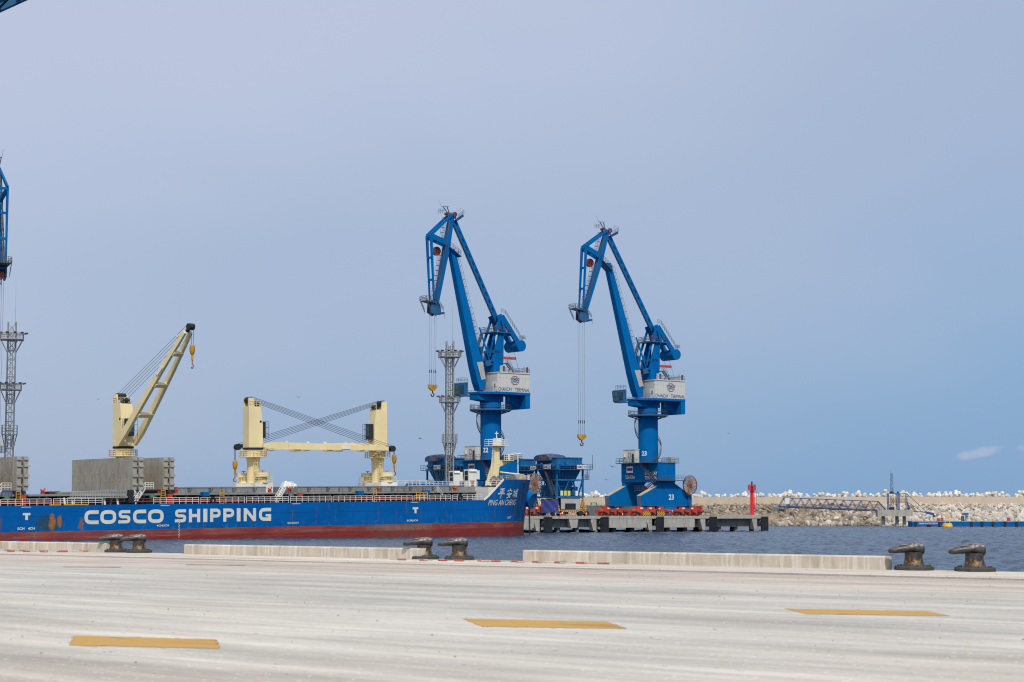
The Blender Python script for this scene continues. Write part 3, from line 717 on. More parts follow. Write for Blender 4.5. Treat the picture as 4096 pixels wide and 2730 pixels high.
# access stairs, ladders, boxes, lifebuoys, fenders on deck
for u in (2.6, 28.6, 57.0):
    MB().stair((u - 2.6, 4.2, 5.65), (u, 5.6, 8.2), (0, 1, 0), .9, 1.1, .4, .055).rail([(u, 5.1, 8.2), (u + 1.6, 5.1, 8.2)], 1.1, .5, .055).build('access_stair', WHITE, ship)
MB().rail([(82, 5.2, 8.5), (90.5, 5.2, 8.5), (92.5, 5.0, 6.0)], 1.0, 1.6, .05, 2).build('walkway_rail', WHITE, ship)
for u, mt in ((5.6, RED), (32.6, RED), (59.2, RED)): MB().box(u, u + .9, 4.4, 5.0, 5.6, 7.3).build('hose_box', mt, ship)
for u in (39.6, 87.9, 72.5): MB().box(u, u + 1.3, 4.6, 5.6, 6.9, 7.6).build('blue_box', HBLUE if 0 else BLUE, ship)
for u in (42.8, 75.6, 4.8, 31.2): MB().ladder((u, 3.6, 5.6), (u, 3.6, 7.9), (1, 0, 0), .8, .4, .06).build('yellow_ladder', YEL, ship)
for u in (57.6, 29.6, 3.2): MB().lathe((u, 4.4, 5.6), [(.45, 0), (.45, 1.0), (.6, 1.1), (.4, 1.5), (.05, 1.55)], 10).build('green_ventilator', GREEN, ship, smooth=True)
for u in (38.9, 93.0):
    mb = MB(); mb.ring((u, .0, 6.2), .28, .28, .3, 16, 'y'); mb.build('tyre_fender', RUBBER, ship)
mb = MB(); mb.rail([(84, 2.0, 5.7), (86.6, 2.0, 5.7)], 1.5, .8, .07); o_ = mb.build('yellow_gate', YEL, ship)
# stowed gangway with dark end box
mb = MB(); mb.rail([(12.8, 1.2, 6.9), (23, 1.2, 6.9)], .95, .3, .04, 5); mb.box(12.6, 23.2, 1.1, 2.0, 6.75, 6.9); mb.build('stowed_gangway', GALV, ship)
mb = MB(); mb.box(23.3, 24.2, 1.0, 2.0, 5.9, 7.7); mb.build('gangway_winch', DARK, ship)
mb = MB()
for u in (12.0, 13.4, 19.2, 21.6): mb.beam((u, 1.6, 5.6), (u - .2, 1.6, 6.8), .2, .3)
mb.build('gangway_stand', WHITE, ship)
mb = MB(); mb.box(11.2, 15.5, .1, .3, 5.6, 5.75); mb.box(8.6, 10.6, .1, .3, 5.6, 5.75); mb.build('gunwale_marking', YEL, ship)
# ---- hull writing
def ribbon(mb, pts, t, O, closed=False):
    n = len(pts); L_ = []; R__ = []
    for i in range(n):
        a = pts[(i - 1) % n] if (closed or i) else None; b = pts[(i + 1) % n] if (closed or i < n - 1) else None; p = pts[i]
        d1 = (V(p[0] - a[0], p[1] - a[1], 0)).normalized() if a else None; d2 = (V(b[0] - p[0], b[1] - p[1], 0)).normalized() if b else None
        d = ((d1 or d2) + (d2 or d1)).normalized(); nx, ny = -d.y, d.x
        k = t / 2 / max(.5, (V(nx, ny, 0).dot(V(-(d1 or d2).y, (d1 or d2).x, 0))))
        L_.append((p[0] + nx * k, p[1] + ny * k)); R__.append((p[0] - nx * k, p[1] - ny * k))
    vs = [O(*p) for p in L_ + R__]; m_ = n if closed else n - 1
    mb.add(vs, [(i, (i + 1) % n, n + (i + 1) % n, n + i) for i in range(m_)])
def sup(cx, cy, rx, ry, a0, a1, k=14, e=.72):
    r_ = []
    for i in range(k + 1):
        a = R(a0 + (a1 - a0) * i / k); ca, sa = math.cos(a), math.sin(a)
        r_.append((cx + rx * math.copysign(abs(ca) ** e, ca), cy + ry * math.copysign(abs(sa) ** e, sa)))
    return r_
def big_letter(mb, ch, x0, wd, z0, ht, y):
    t = .265
    def O(px, pz): return (x0 + px * wd, y, z0 + pz * ht)
    asp = wd / ht
    def rb(pts, tt=t, closed=False):       # work in square units so strokes keep their width
        ribbon(mb, [(px * asp, pz) for px, pz in pts], tt, lambda a, b: (x0 + a * ht, y, z0 + b * ht), closed)
    h_ = t / 2; hx = t / 2 / asp
    if ch == 'C': rb([(1, 1 - h_)] + sup(.52, .5, .52 - hx, .5 - h_, 90, 270) + [(1, h_)])
    if ch == 'O': rb(sup(.5, .5, .5 - hx, .5 - h_, 0, 351, 39, .7), closed=True)
    if ch == 'S': rb([(.97, 1 - h_)] + sup(.36, .69, .36 - hx, .31 - h_, 90, 270, 10) [:-1] + [(.36, .5), (.64, .5)] + sup(.64, .31, .36 - hx, .31 - h_, 90, -90, 10)[1:] + [(.0, h_)], t * .86)
    if ch == 'I': mb.add([O(0, 0), O(1, 0), O(1, 1), O(0, 1)], [(0, 1, 2, 3)])
    if ch in 'HNP':
        a = t / asp; mb.add([O(0, 0), O(a, 0), O(a, 1), O(0, 1)], [(0, 1, 2, 3)])
        if ch != 'P': mb.add([O(1 - a, 0), O(1, 0), O(1, 1), O(1 - a, 1)], [(0, 1, 2, 3)])
        if ch == 'H': mb.add([O(a, .38), O(1 - a, .38), O(1 - a, .62), O(a, .62)], [(0, 1, 2, 3)])
        if ch == 'N': mb.add([O(a, 1), O(a, .62), O(1 - a, 0), O(1 - a, .38)], [(0, 1, 2, 3)])
        if ch == 'P': rb([(a, 1 - h_ * .9), (.5, 1 - h_ * .9)] + sup(.5, .66, .5 - hx, .34 - h_ * .9, 90, -90, 10)[1:] + [(a, .32 + h_ * .9)], t * .9)
    if ch == 'G':
        rb([(1, 1 - h_)] + sup(.52, .5, .52 - hx, .5 - h_, 90, 270) + [(1 - t / asp, h_)], t)
        a = t / asp; mb.add([O(1 - a, 0), O(1, 0), O(1, .52), O(1 - a, .52)], [(0, 1, 2, 3)]); mb.add([O(.55, .34), O(1 - a, .34), O(1 - a, .52), O(.55, .52)], [(0, 1, 2, 3)])
z0, z1 = 2.42, 4.70
mb = MB(); lay = [('C', 14.7, 17.25), ('O', 17.55, 20.45), ('S', 20.85, 23.1), ('C', 23.55, 26.0), ('O', 26.35, 29.3),
       ('S', 31.45, 33.65), ('H', 34.15, 36.35), ('I', 36.95, 37.75), ('P', 38.3, 40.4), ('P', 40.9, 43.1), ('I', 43.6, 44.35), ('N', 45.0, 47.5), ('G', 48.1, 50.6)]
for ch, a, b in lay: big_letter(mb, ch, a, b - a, z0, z1 - z0, -.03)
mb.build('ship_line_lettering', LETW, ship)
mb = MB()
for s_, u, wd in (('5CH', 3.0, 1.2), ('4CH', 4.8, 1.2), ('4CH|3CH', 28.0, 2.3), ('3CH|2CH', 54.0, 2.3), ('2CH|1CH', 80.2, 2.6)): letter(mb, s_, (u, -.03, 1.72), (1, 0, 0), (0, 0, 1), wd, .42, .03)
for u in (3.6, 28.7, 55.0, 81.2): mb.add([(u, -.03, 5.3), (u + 1.7, -.03, 5.3), (u + 1.7, -.03, 5.4), (u, -.03, 5.4)], [(0, 1, 2, 3)])
for u in (3.9, 81.6):
    mb.add([(u, -.03, 4.05), (u + 1.3, -.03, 4.05), (u + 1.3, -.03, 4.42), (u, -.03, 4.42)], [(0, 1, 2, 3)]); mb.add([(u + .42, -.03, 3.3), (u + .9, -.03, 3.3), (u + .9, -.03, 4.05), (u + .42, -.03, 4.05)], [(0, 1, 2, 3)])
for k in range(14): mb.add([(32.1 + .12 * (k % 2), -.03, -.1 + .22 * k), (32.3 + .12 * (k % 2), -.03, -.1 + .22 * k), (32.3 + .12 * (k % 2), -.03, .02 + .22 * k), (32.1 + .12 * (k % 2), -.03, .02 + .22 * k)], [(0, 1, 2, 3)])
mb.build('hull_marks', LETW, ship)
# name on the flare of the bow, wrapped on the plating
def onbow(u, z, off=.05):
    h_ = BM - hb(u, z); d = .3; nx = (hb(u + d, z) - hb(u - d, z)) / (2 * d); nz = (hb(u, z + d) - hb(u, z - d)) / (2 * d)
    nrm = V(-nx, -1, -(-nz)).normalized(); nrm = V(-nx, -1, -nz).normalized(); return V(u, h_, z) + nrm * off
def subdiv(vs, fs, n=2):
    me = bpy.data.meshes.new('tmp'); me.from_pydata([(x, y, 0) for x, y in vs], [], fs); bm = bmesh.new(); bm.from_mesh(me)
    bmesh.ops.triangulate(bm, faces=bm.faces); bmesh.ops.subdivide_edges(bm, edges=bm.edges, cuts=n, use_grid_fill=True)
    v_ = [(v.co.x, v.co.y) for v in bm.verts]; bm.verts.index_update(); f_ = [tuple(v.index for v in f.verts) for f in bm.faces]; bm.free(); bpy.data.meshes.remove(me); return v_, f_
mb = MB(); vs, fs = text_geo('PING AN CHENG', .0); vs, fs = subdiv(vs, fs, 1)
mb.add([onbow(99.7 + x * 8.3 + y * .4, 4.55 + y * 1.1) for x, y in vs], fs)
mb.build('ship_name', LETN, ship)
mb = MB()
def brush(strokes, u0, z0_, w_, h_):
    for i, (pts, t) in enumerate(strokes):
        tmp = MB(); ribbon(tmp, [(p[0], p[1]) for p in pts], t, lambda a, b: (a, b, 0)); v2, f2 = subdiv([(v[0], v[1]) for v in tmp.v], tmp.f, 1)
        mb.add([onbow(u0 + x * w_ + y * .55, z0_ + y * h_, .05 + .012 * i) for x, y in v2], f2)
brush([([(.2, .93), (.85, .97)], .13), ([(.28, .78), (.38, .60)], .12), ([(.82, .80), (.66, .60)], .12), ([(0, .46), (.5, .5), (1, .47)], .15), ([(.52, .95), (.5, .4), (.46, -.02)], .15)], 102.1, 5.95, 1.9, 1.85)
brush([([(.5, 1.02), (.55, .88)], .14), ([(.1, .66), (.14, .82), (.92, .82), (.84, .64)], .11), ([(0, .42), (1, .46)], .13), ([(.45, .66), (.28, .32), (.78, .05)], .12), ([(.72, .42), (.52, .14), (.1, .0)], .12)], 104.7, 5.95, 1.6, 1.8)
brush([([(.0, .66), (.4, .7)], .12), ([(.2, .95), (.18, .25)], .12), ([(.0, .2), (.4, .34)], .12), ([(.46, .72), (1, .76)], .11), ([(.52, .7), (.48, .3), (.34, .02)], .11), ([(.54, .5), (.74, .5), (.7, .22)], .10), ([(.72, 1.0), (.78, .4), (1.02, .06)], .12), ([(.96, .56), (.62, .08)], .10), ([(.86, .96), (.96, .88)], .11)], 106.8, 5.95, 1.5, 1.8)
mb.build('ship_name_characters', LETN, ship)
mb = MB(); vs, fs = text_geo('24 FPT', .02); mb.add([onbow(105.5 + x * 1.3, 1.95 + y * .42) for x, y in vs], fs)
for k in range(17): mb.add([onbow(114.6 + a, -.2 + .25 * k + b) for a, b in ((0, 0), (.25, 0), (.25, .13), (0, .13))], [(0, 1, 2, 3)])
mb.build('draft_marks', LETW, ship)
# anchor bolster, chain and hawse gear
mb = MB(); b0_ = onbow(116.3, 6.5, -1.3); mb.tube(b0_, b0_ + V(.85, -2.2, -1.3), 1.35, 1.55, n=20); bo = mb.build('anchor_bolster', BLUE, ship, smooth=True)
tipb = b0_ + V(.85, -2.2, -1.3)
mb = MB(); mb.tube(tipb, tipb + V(.03, -.07, -.03), 1.53, 1.45, n=20); mb.build('shaded_bolster_lip', BLUED, bo)  # lip is hull blue; its darker tone is painted shade
mb = MB(); k = 0; z = tipb.z - .9
while z > -2.5:
    for sg in (-1, 1): mb.beam((tipb.x - .2 + (.11 * sg if k % 2 else 0), tipb.y + .6 + (0 if k % 2 else .11 * sg), z), (tipb.x - .2 + (.11 * sg if k % 2 else 0), tipb.y + .6 + (0 if k % 2 else .11 * sg), z - .42), .11, .11)
    z -= .34; k += 1
mb.build('anchor_chain', RUSTC, ship)
for u, z in ((111.6, 8.9), (119.6, 8.9)):
    p = onbow(u, z, .02); d_ = (onbow(u, z, 1) - onbow(u, z, 0)).normalized(); MB().tube(p, p + d_ * .12, .42, .32, n=12).build('fairlead', DARK if u < 115 else YEL, ship)
# ---- foremast, ventilators, windlasses on the forecastle
mb = MB(); mb.beam((113.4, 16, 8.3), (114.6, 16, 12.8), 1.5, 2.0, 1.2, 1.3, up=(1, 0, 0)); mb.beam((114.6, 16, 12.8), (114.8, 16, 16.6), 1.2, 1.3, 1.0, 1.0, up=(1, 0, 0))
mb.ext([(115.0, 15.6, 12.2), (118.2, 15.6, 13.4), (118.2, 15.6, 13.6), (115.0, 15.6, 13.6)], (0, .8, 0))
mb.ext([(113.6, 15.7, 16.6), (113.6, 15.7, 16.3), (116, 15.7, 16.3), (117.1, 15.7, 16.6)], (0, .6, 0)); mast = mb.build('foremast', CREAM, ship)
mb = MB(); mb.box(112.8, 117.2, 14.6, 17.4, 16.6, 16.75); mb.box(116, 118.6, 14.8, 17.2, 13.6, 13.72); mb.build('mast_platform', CREAM, mast)
mb = MB(); mb.rail([(112.9, 14.7, 16.75), (117.1, 14.7, 16.75), (117.1, 17.3, 16.75), (112.9, 17.3, 16.75), (112.9, 14.7, 16.75)], 1.2, 1.1, .05); mb.rail([(116.1, 14.9, 13.72), (118.5, 14.9, 13.72), (118.5, 17.1, 13.72)], 1.1, 1.0, .05)
mb.ladder((113.0, 15.2, 8.3), (113.6, 15.2, 17.6), (1, 0, 0), .6, .5, .05); mb.tube((115, 16, 18.2), (115, 16, 19.6), .09, n=6); mb.tube((114.6, 16, 19.2), (115.4, 16, 19.2), .12, n=6); mb.build('mast_rail', WHITE, mast)
MB().box(114.4, 115.6, 15.2, 16.4, 16.75, 18.2).build('mast_light_housing', WHITE, mast)
mb = MB(); mb.tube((118, 15.2, 14.9), (120.0, 14.4, 15.0), .12, n=6); mb.tube((117.8, 15.5, 13.7), (117.8, 15.5, 15), .25, n=8); mb.build('radar_scanner', WHITE, mast)
def ventilator(u, v, w_, d_, h_):
    mb = MB(); mb.box(u, u + w_, v, v + d_, 8.3, 8.3 + h_ - .4); mb.ext([(u, v - .25, 8.3 + h_ - .4), (u, v + d_, 8.3 + h_ - .4), (u, v + d_, 8.3 + h_), (u, v - .1, 8.3 + h_)], (w_, 0, 0))
    mb.box(u + w_ + .001, u + w_ + .9, v + .1, v + d_ - .1, 8.3 + h_ - 2.0, 8.3 + h_ - .2)
    o = mb.build('ventilator', WHITE, ship)
    mb = MB()
    for k in range(2): mb.box(u - .09, u - .005, v + .35, v + d_ - .35, 8.3 + h_ - 1.1 - 1.05 * k, 8.3 + h_ - .25 - 1.05 * k)
    mb.build('louvre', DARK, o)
ventilator(103.3, 15.3, 1.4, 1.7, 3.2); ventilator(106.6, 14.6, 1.9, 1.7, 3.5)
for u, v in ((108.5, 9), (109.6, 20)):
    mb = MB()
    for dx in (0, 1.3): mb.lathe((u + dx, v, 9.4), [(1.05, 0), (1.05, .18)], 18, 'x')
    mb.lathe((u, v, 9.4), [(.45, -.8), (.45, 2.4)], 12, 'x'); mb.box(u - .2, u + 2.0, v - .6, v + .6, 8.3, 9.0); mb.build('windlass', GREY, ship)
mb = MB(); mb.lathe((115.8, 12.0, 9.5), [(1.35, 0), (1.35, 2.6)], 22, 'x'); mb.build('mooring_drum', GREY, ship, smooth=True)
mb = MB(); mb.lathe((115.0, 8.2, 9.7), [(.28, 0), (.45, .12), (.45, .3)], 14, 'y'); mb.build('yellow_hose_reel', YEL, ship)
mb = MB(); mb.path([(115.5, 17, 11.4), (118, 15.5, 11.0), (119.8, 14.5, 10.8), (120.4, 14.3, 9.5)], .16, 8); mb.build('deck_davit', CREAM, ship)
mb = MB(); mb.tube((120.6, 16, 9.5), (120.6, 16, 14.9), .12, n=8); mb.build('jackstaff', WHITE, ship)
for u, v in ((105.6, 5), (111, 4.5), (103.0, 9)): MB().lathe((u, v, 8.3), [(.3, 0), (.3, .9), (.45, .95), (.45, 1.2)], 10).build('red_hydrant', RED, ship)
mb = MB(); mb.path([(106.2, 2.4, 5.8), (106.2, 2.4, 8.6), (104.2, 2.9, 8.6)], .09, 6); mb.build('fire_pipe', RED, ship)
# ---- deck cranes
def deck_crane(u, rot, elev, jl=28.5, label=None, cabside=1, hook=4.0, jz=16.2, boff=(1.2, 0)):
    mb = MB(); mb.lathe((u, 16, 8.6), [(1.18, 0), (1.18, 4.6), (1.35, 5.4), (1.62, 6.3), (1.62, 6.8)], 28)
    post = mb.build('deck_crane', CREAM, ship, smooth=True)
    post['label'] = label
    mb = MB(); mb.box(u - 1.9, u + 1.9, 12.2, 19.8, 5.7, 9.25); mb.box(u - 3.0, u - 1.91, 13, 19, 5.7, 8.4); mb.build('deck_house', WHITE, post)
    for dv, du in ((-2.9, .2), (2.9, -.3)):
        mb = MB(); mb.lathe((u + du, 16 + dv, 9.26), [(1.15, 0), (1.15, .3), (.8, .3), (.8, 1.1), (1.35, 1.1), (1.35, 1.9)], 22); mb.build('winch_drum', CREAM, post, smooth=True)
        mb = MB(); mb.tube((u + du, 16 + dv, 11.1), (u + du, 16 + dv, 11.5), .1, n=6); mb.tube((u + du - .4, 16 + dv, 11.45), (u + du + .4, 16 + dv, 11.45), .07, n=6); mb.build('valve', RED, post)
    mb = MB(); mb.rail([(u + 1.8, 12.3, 9.25), (u - 1.8, 12.3, 9.25), (u - 1.8, 19.7, 9.25)], 1.1, 1.2, .045); mb.crail((u, 16, 14.1), 2.45, r=.05); mb.ring((u, 16, 14.0), 1.3, 1.25, .12)
    mb.ladder((u - .5, 14.68, 9.25), (u - .5, 14.68, 15.2), (1, 0, 0), .6, .45, .05, (0, -.6, 0)); mb.build('access_platform', CREAM, post)
    MB().lathe((u, 16, 15.41), [(1.85, 0), (1.85, .38)], 28).build('slewing_ring', DARK, post)
    ca, sa = math.cos(rot), math.sin(rot)
    def T(mb_):     # local (forward, side, z) of the slewed house -> ship coordinates
        mb_.v = [(u + x * ca - y * sa, 16 + x * sa + y * ca, z) for x, y, z in mb_.v]; return mb_
    mb = MB(); mb.ext([(-1.5, -1.25, 15.8), (1.35, -1.25, 15.8), (1.35, -1.25, 20), (.9, -1.25, 23.4), (-1.5, -1.25, 23.4)], (0, 2.5, 0))
    mb.ext([(-1.5, -1.2, 23.41), (-.3, -1.2, 23.41), (-.5, -1.2, 25.0), (-1.5, -1.2, 25.0)], (0, .35, 0)); mb.ext([(-1.5, .85, 23.41), (-.3, .85, 23.41), (-.5, .85, 25.0), (-1.5, .85, 25.0)], (0, .35, 0))
    T(mb).build('tower_house', CREAM, post)
    mb = MB(); mb.lathe((-.9, 0, 24.6), [(.62, -.8), (.62, .8)], 16, 'y'); mb.lathe((.5, 0, 23.9), [(.48, -.7), (.48, .7)], 14, 'y'); mb.box(-.2, 1.0, -.9, .9, 23.42, 23.5); T(mb).build('rope_sheaves', DARK, post)
    mb = MB(); mb.rail([(-1.5, -1.25, 23.4), (.9, -1.25, 23.4), (.9, 1.25, 23.4)], 1.0, .8, .045); T(mb).build('top_rail', CREAM, post)
    mb = MB(); mb.box(1.36, 2.2, -.7 + .0, .9, 17.6, 20.6); T(mb).build('crane_cab', DARK, post)
    mb = MB(); mb.box(2.205, 2.23, -.5, .7, 18.3, 20.3); mb.rail([(1.4, -1.0, 17.4), (2.7, -1.0, 17.4), (2.7, 1.2, 17.4)], 3.2, .8, .035, 3); T(mb).build('cab_window_guard', DGREY, post)
    mb = MB(); mb.tube((.9, -1.26, 20.6), (.9, -1.3, 20.6), .22, n=10); T(mb).build('porthole', DARK, post)
    # twin beam jib: root pins either side of the house, drawn together at the tip
    ce_, se = math.cos(elev), math.sin(elev); rx, rz = boff[0], jz
    def J(d, y, o): return V(rx + d * ce_ - o * se, y + boff[1], rz + d * se + o * ce_)
    mb = MB()
    for sg in (-1, 1):
        st_ = [(0, 1.62, .8, .6), (3, 1.62, 1.35, .62), (10, 1.42, 1.2, .58), (18, 1.12, 1.0, .52), (jl - 1.2, .6, .75, .42)]
        for (d0, y0, hh0, w0), (d1, y1, hh1, w1) in zip(st_[:-1], st_[1:]):
            mb.hexa([J(d0, sg * y0 - w0 / 2, -hh0 / 2), J(d0, sg * y0 + w0 / 2, -hh0 / 2), J(d1, sg * y1 + w1 / 2, -hh1 / 2), J(d1, sg * y1 - w1 / 2, -hh1 / 2),
                     J(d0, sg * y0 - w0 / 2, hh0 / 2), J(d0, sg * y0 + w0 / 2, hh0 / 2), J(d1, sg * y1 + w1 / 2, hh1 / 2), J(d1, sg * y1 - w1 / 2, hh1 / 2)])
    for d, yy, hh in ((7.2, 1.5, .95), (14.2, 1.27, .8), (21.4, .98, .7)):
        mb.hexa([J(d, -yy, -hh), J(d, yy, -hh), J(d + .7, yy, -hh), J(d + .7, -yy, -hh), J(d, -yy, -hh + .7), J(d, yy, -hh + .7), J(d + .7, yy, -hh + .7), J(d + .7, -yy, -hh + .7)])
    for d in (5, 9.4, 13.0, 17.5, 19, 24.5): mb.hexa([J(d, -1.1, .5), J(d, -1.0, .5), J(d + .3, -1.0, .5), J(d + .3, -1.1, .5), J(d, -1.1, 1.0), J(d, -1.0, 1.0), J(d + .3, -1.0, 1.0), J(d + .3, -1.1, 1.0)])
    T(mb).build('jib', CREAM, post)
    mb = MB(); a, b = J(16.6, -1.62, -.35), J(18.6, -1.5, -.35); up_ = J(16.6, -1.62, .25) - a; mb.add([a, b, b + up_, a + up_], [(0, 1, 2, 3)]); T(mb).build('load_sign', WHITE, post)
    tip = J(jl, 0, 0); mb = MB()
    mb.lathe((tip.x, 0 + boff[1], tip.z), [(.58, -.55), (.58, .55)], 16, 'y'); mb.tube(J(jl - 1.2, 0, .2), J(jl + .4, 0, .2), .38, .25, n=8); T(mb).build('jib_head', DARK, post, smooth=True)
    mb = MB(); top = V(-.6, 0, 25.1)
    for k, yy in enumerate((-.65, -.35, -.05, .3, .65)): mb.tube(V(-.6 + .25 * k, yy, 25.2 - .22 * k), J(jl - .3 - 1.1 * k, yy * .7, .6), .036, n=4)
    T(mb).build('luffing_ropes', ROPE, post)
    mb = MB(); hz = tip.z - hook
    for yy in (-.25, .25): mb.tube((tip.x + .5, yy + boff[1], tip.z), (tip.x + .5, yy * .7 + boff[1], hz), .045, n=4)
    T(mb).build('hoist_ropes', ROPE, post)
    mb = MB(); mb.lathe((tip.x + .5, boff[1], hz - 1.7), [(.12, 0), (.35, .3), (.48, 1.0), (.42, 1.7), (.2, 1.8)], 12); mb.tube((tip.x + .5, boff[1], hz - 2.5), (tip.x + .5, boff[1], hz - 1.7), .2, n=8); T(mb).build('hook_block', HOOKY, post, smooth=True)
    mb = MB(); hx, hz2 = tip.x + .5, hz - 2.5; mb.tube((hx, boff[1], hz2 - .6), (hx, boff[1], hz2), .09, n=6)
    mb.path([(hx, boff[1], hz2 - .6), (hx + .32, boff[1], hz2 - .9), (hx + .25, boff[1], hz2 - 1.3), (hx - .1, boff[1], hz2 - 1.4), (hx - .28, boff[1], hz2 - 1.15)], .09, 6); T(mb).build('hook', REELR, post)
deck_crane(30.1, R(-86), R(44.2), 27.6, 'cream deck crane with its jib raised', hook=3.2)
deck_crane(56.8, R(-5.4), R(-.9), 28.6, 'cream deck crane with its jib lowered towards the bow', hook=1.3)
deck_crane(85.0, R(180 - 6.2), R(-.4), 28.6, 'cream deck crane with its jib lowered towards the stern', hook=2.6)
# white sheet bundled behind the hatches
mb = MB(); rg3 = random.Random(3)
for k in range(6): mb.lathe((61.2 + .33 * k, 12 + rg3.uniform(-.5, .5), 8.5), [(.7, 0), (.6, .35), (.35, .75 + .3 * rg3.random() - .08 * k), (.05, 1.0 + .25 * rg3.random() - .12 * k)], 7)
mb.build('white_sheet_heap', TARPW, ship)
# ================================================================== PORTAL CRANES
# portal parts: x along the rails, y inland.  slewing parts: a = towards the counterweight, b = towards the near side
def logo(mb1, mb2, mbt, P):     # two crossed pairs of arcs with the words between; P(x, y) -> point
    def arc(mb, cx, cy, r, a0, a1, t=.085):
        n = 10; vs = []
        for i in range(n + 1):
            a = R(a0 + (a1 - a0) * i / n)
            for rr in (r - t, r): vs.append(P(cx + rr * math.cos(a), cy + rr * math.sin(a)))
        mb.add(vs, [(2 * i, 2 * i + 1, 2 * i + 3, 2 * i + 2) for i in range(n)])
    arc(mb1, -.22, 0, 1.0, 40, 150); arc(mb2, .22, 0, 1.0, 30, 140); arc(mb1, -.22, 0, 1.0, 215, 320); arc(mb2, .22, 0, 1.0, 220, 325)
    O = P(0, 0); rx = P(1, 0) - O; uy = P(0, 1) - O
    letter(mbt, 'COSCO', P(-1.25, -.02), rx, uy, 2.5, .56, .05); letter(mbt, 'SHIPPING', P(-1.12, -.5), rx, uy, 2.24, .34, .02)
DUST = paint('settled_dust', (.42, .36, .27), .9, .2, (.05, .15, .3), .7, .55); DUSTB = paint('dusty_blue', (.08, .17, .30), .8, .2, (.3, .27, .22), .5, .5)
def portal_crane(num, loc, ja, label, lean=0., fly=0., hook_z=34., hz_off=0, portal_rot=DA):
    root = empty('portal_crane', loc, portal_rot, label, 'crane', 'blue portal cranes of the terminal')
    dr = R(ja) - portal_rot
    z0 = PZ - loc[2]
    # ---- travelling gear
    for rx_ in (-6.9, 7.4):
        for ry in (-6, 6):
            mb = MB()
            mb.ext([(rx_ - 3.0, ry - .45, 6.3), (rx_ - .7, ry - .45, 6.3), (rx_ - .45, ry - .45, 5.5), (rx_ + .45, ry - .45, 5.5), (rx_ + .7, ry - .45, 6.3), (rx_ + 3.0, ry - .45, 6.3), (rx_ + 3.0, ry - .45, 5.5), (rx_ + 2.2, ry - .45, 5.1), (rx_ + .6, ry - .45, 4.85), (rx_ - .6, ry - .45, 4.85), (rx_ - 2.2, ry - .45, 5.1), (rx_ - 3.0, ry - .45, 5.5)], (0, .9, 0))
            for s_ in (-2.35, 2.35):
                mb.ext([(rx_ + s_ - 1.9, ry - .6, 5.0), (rx_ + s_ - 1.2, ry - .6, 5.6), (rx_ + s_ + 1.2, ry - .6, 5.6), (rx_ + s_ + 1.9, ry - .6, 5.0), (rx_ + s_ + 1.9, ry - .6, 4.3), (rx_ + s_ + .6, ry - .6, 4.3), (rx_ + s_ + .3, ry - .6, 4.75), (rx_ + s_ - .3, ry - .6, 4.75), (rx_ + s_ - .6, ry - .6, 4.3), (rx_ + s_ - 1.9, ry - .6, 4.3)], (0, 1.2, 0))
                for t_ in (-1.25, 1.25): mb.ext([(rx_ + s_ + t_ - .95, ry - .4, 4.55), (rx_ + s_ + t_ + .95, ry - .4, 4.55), (rx_ + s_ + t_ + .8, ry - .4, 4.05), (rx_ + s_ + t_ - .8, ry - .4, 4.05)], (0, .8, 0))
            for s_ in (-4.55, 4.4): mb.box(rx_ + s_ - .7, rx_ + s_ + .9, ry - .35, ry + .45, 4.55, 5.05); mb.tube((rx_ + s_ - .4, ry - .7, 5.2), (rx_ + s_ + .9, ry - .7, 5.2), .32, n=10)
            bg = mb.build('bogie', RED, root)
            mb = MB()
            for s_ in (-4.0, -3.1, -1.7, -.8, .8, 1.7, 3.1, 4.0): mb.lathe((rx_ + s_, ry, 4.26), [(.33, -.15), (.33, .15)], 14, 'y')
            for s_ in (-3.4, -1.2, 1.2, 3.4): mb.box(rx_ + s_ - .16, rx_ + s_ + .16, ry - .74, ry - .62, 4.2, 5.3); mb.tube((rx_ + s_ + .3, ry - .75, 4.75), (rx_ + s_ + .75, ry - .75, 4.75), .16, n=8)
            for s_ in (-2.4, 0, 2.3): mb.box(rx_ + s_ - .25, rx_ + s_ + .3, ry - .7, ry - .62, 4.0, 4.6)  # dark boxes in front put the shade of the truck gaps into colour
            mb.build('wheels_and_gap_shade', DARK, bg)
            mb = MB(); mb.lathe((rx_, ry, 5.95), [(.5, -.5), (.5, .5)], 16, 'y'); mb.box(rx_ - .5, rx_ + .5, ry - .5, ry + .5, 5.95, 6.34); mb.build('pin_bracket', BLUE, bg)
            mb = MB(); mb.add([(rx_ - 1.9, ry - .46, 5.65), (rx_ - 1.1, ry - .46, 5.65), (rx_ - 1.1, ry - .46, 5.98), (rx_ - 1.9, ry - .46, 5.98)], [(0, 1, 2, 3)]); mb.add([(rx_ + 1.2, ry - .46, 5.65), (rx_ + 2.0, ry - .46, 5.65), (rx_ + 2.0, ry - .46, 5.98), (rx_ + 1.2, ry - .46, 5.98)], [(0, 1, 2, 3)]); mb.build('warning_plates', WHITE, bg)
    # ---- portal frames and girder
    for fy in (-6.6, 5.2):
        pts = [(-8.5, 6.35), (-8.8, 8.8), (-2.9, 11.4), (-2.9, 12.35), (2.9, 12.35), (2.9, 11.9), (8.7, 8.8), (8.7, 6.35)]
        fr_ = MB().ext([(x, fy, z) for x, z in pts], (0, 1.4, 0)).build('portal_leg', BLUE, root)
        mb = MB(); mb.box(-7.2, -7.0, fy - .15, fy, 6.5, 7.9); mb.box(7.4, 7.55, fy - .15, fy, 6.5, 7.9); mb.box(-8.4, 8.6, fy - .06, fy, 6.36, 6.5); mb.build('leg_brackets', BLUED, fr_)
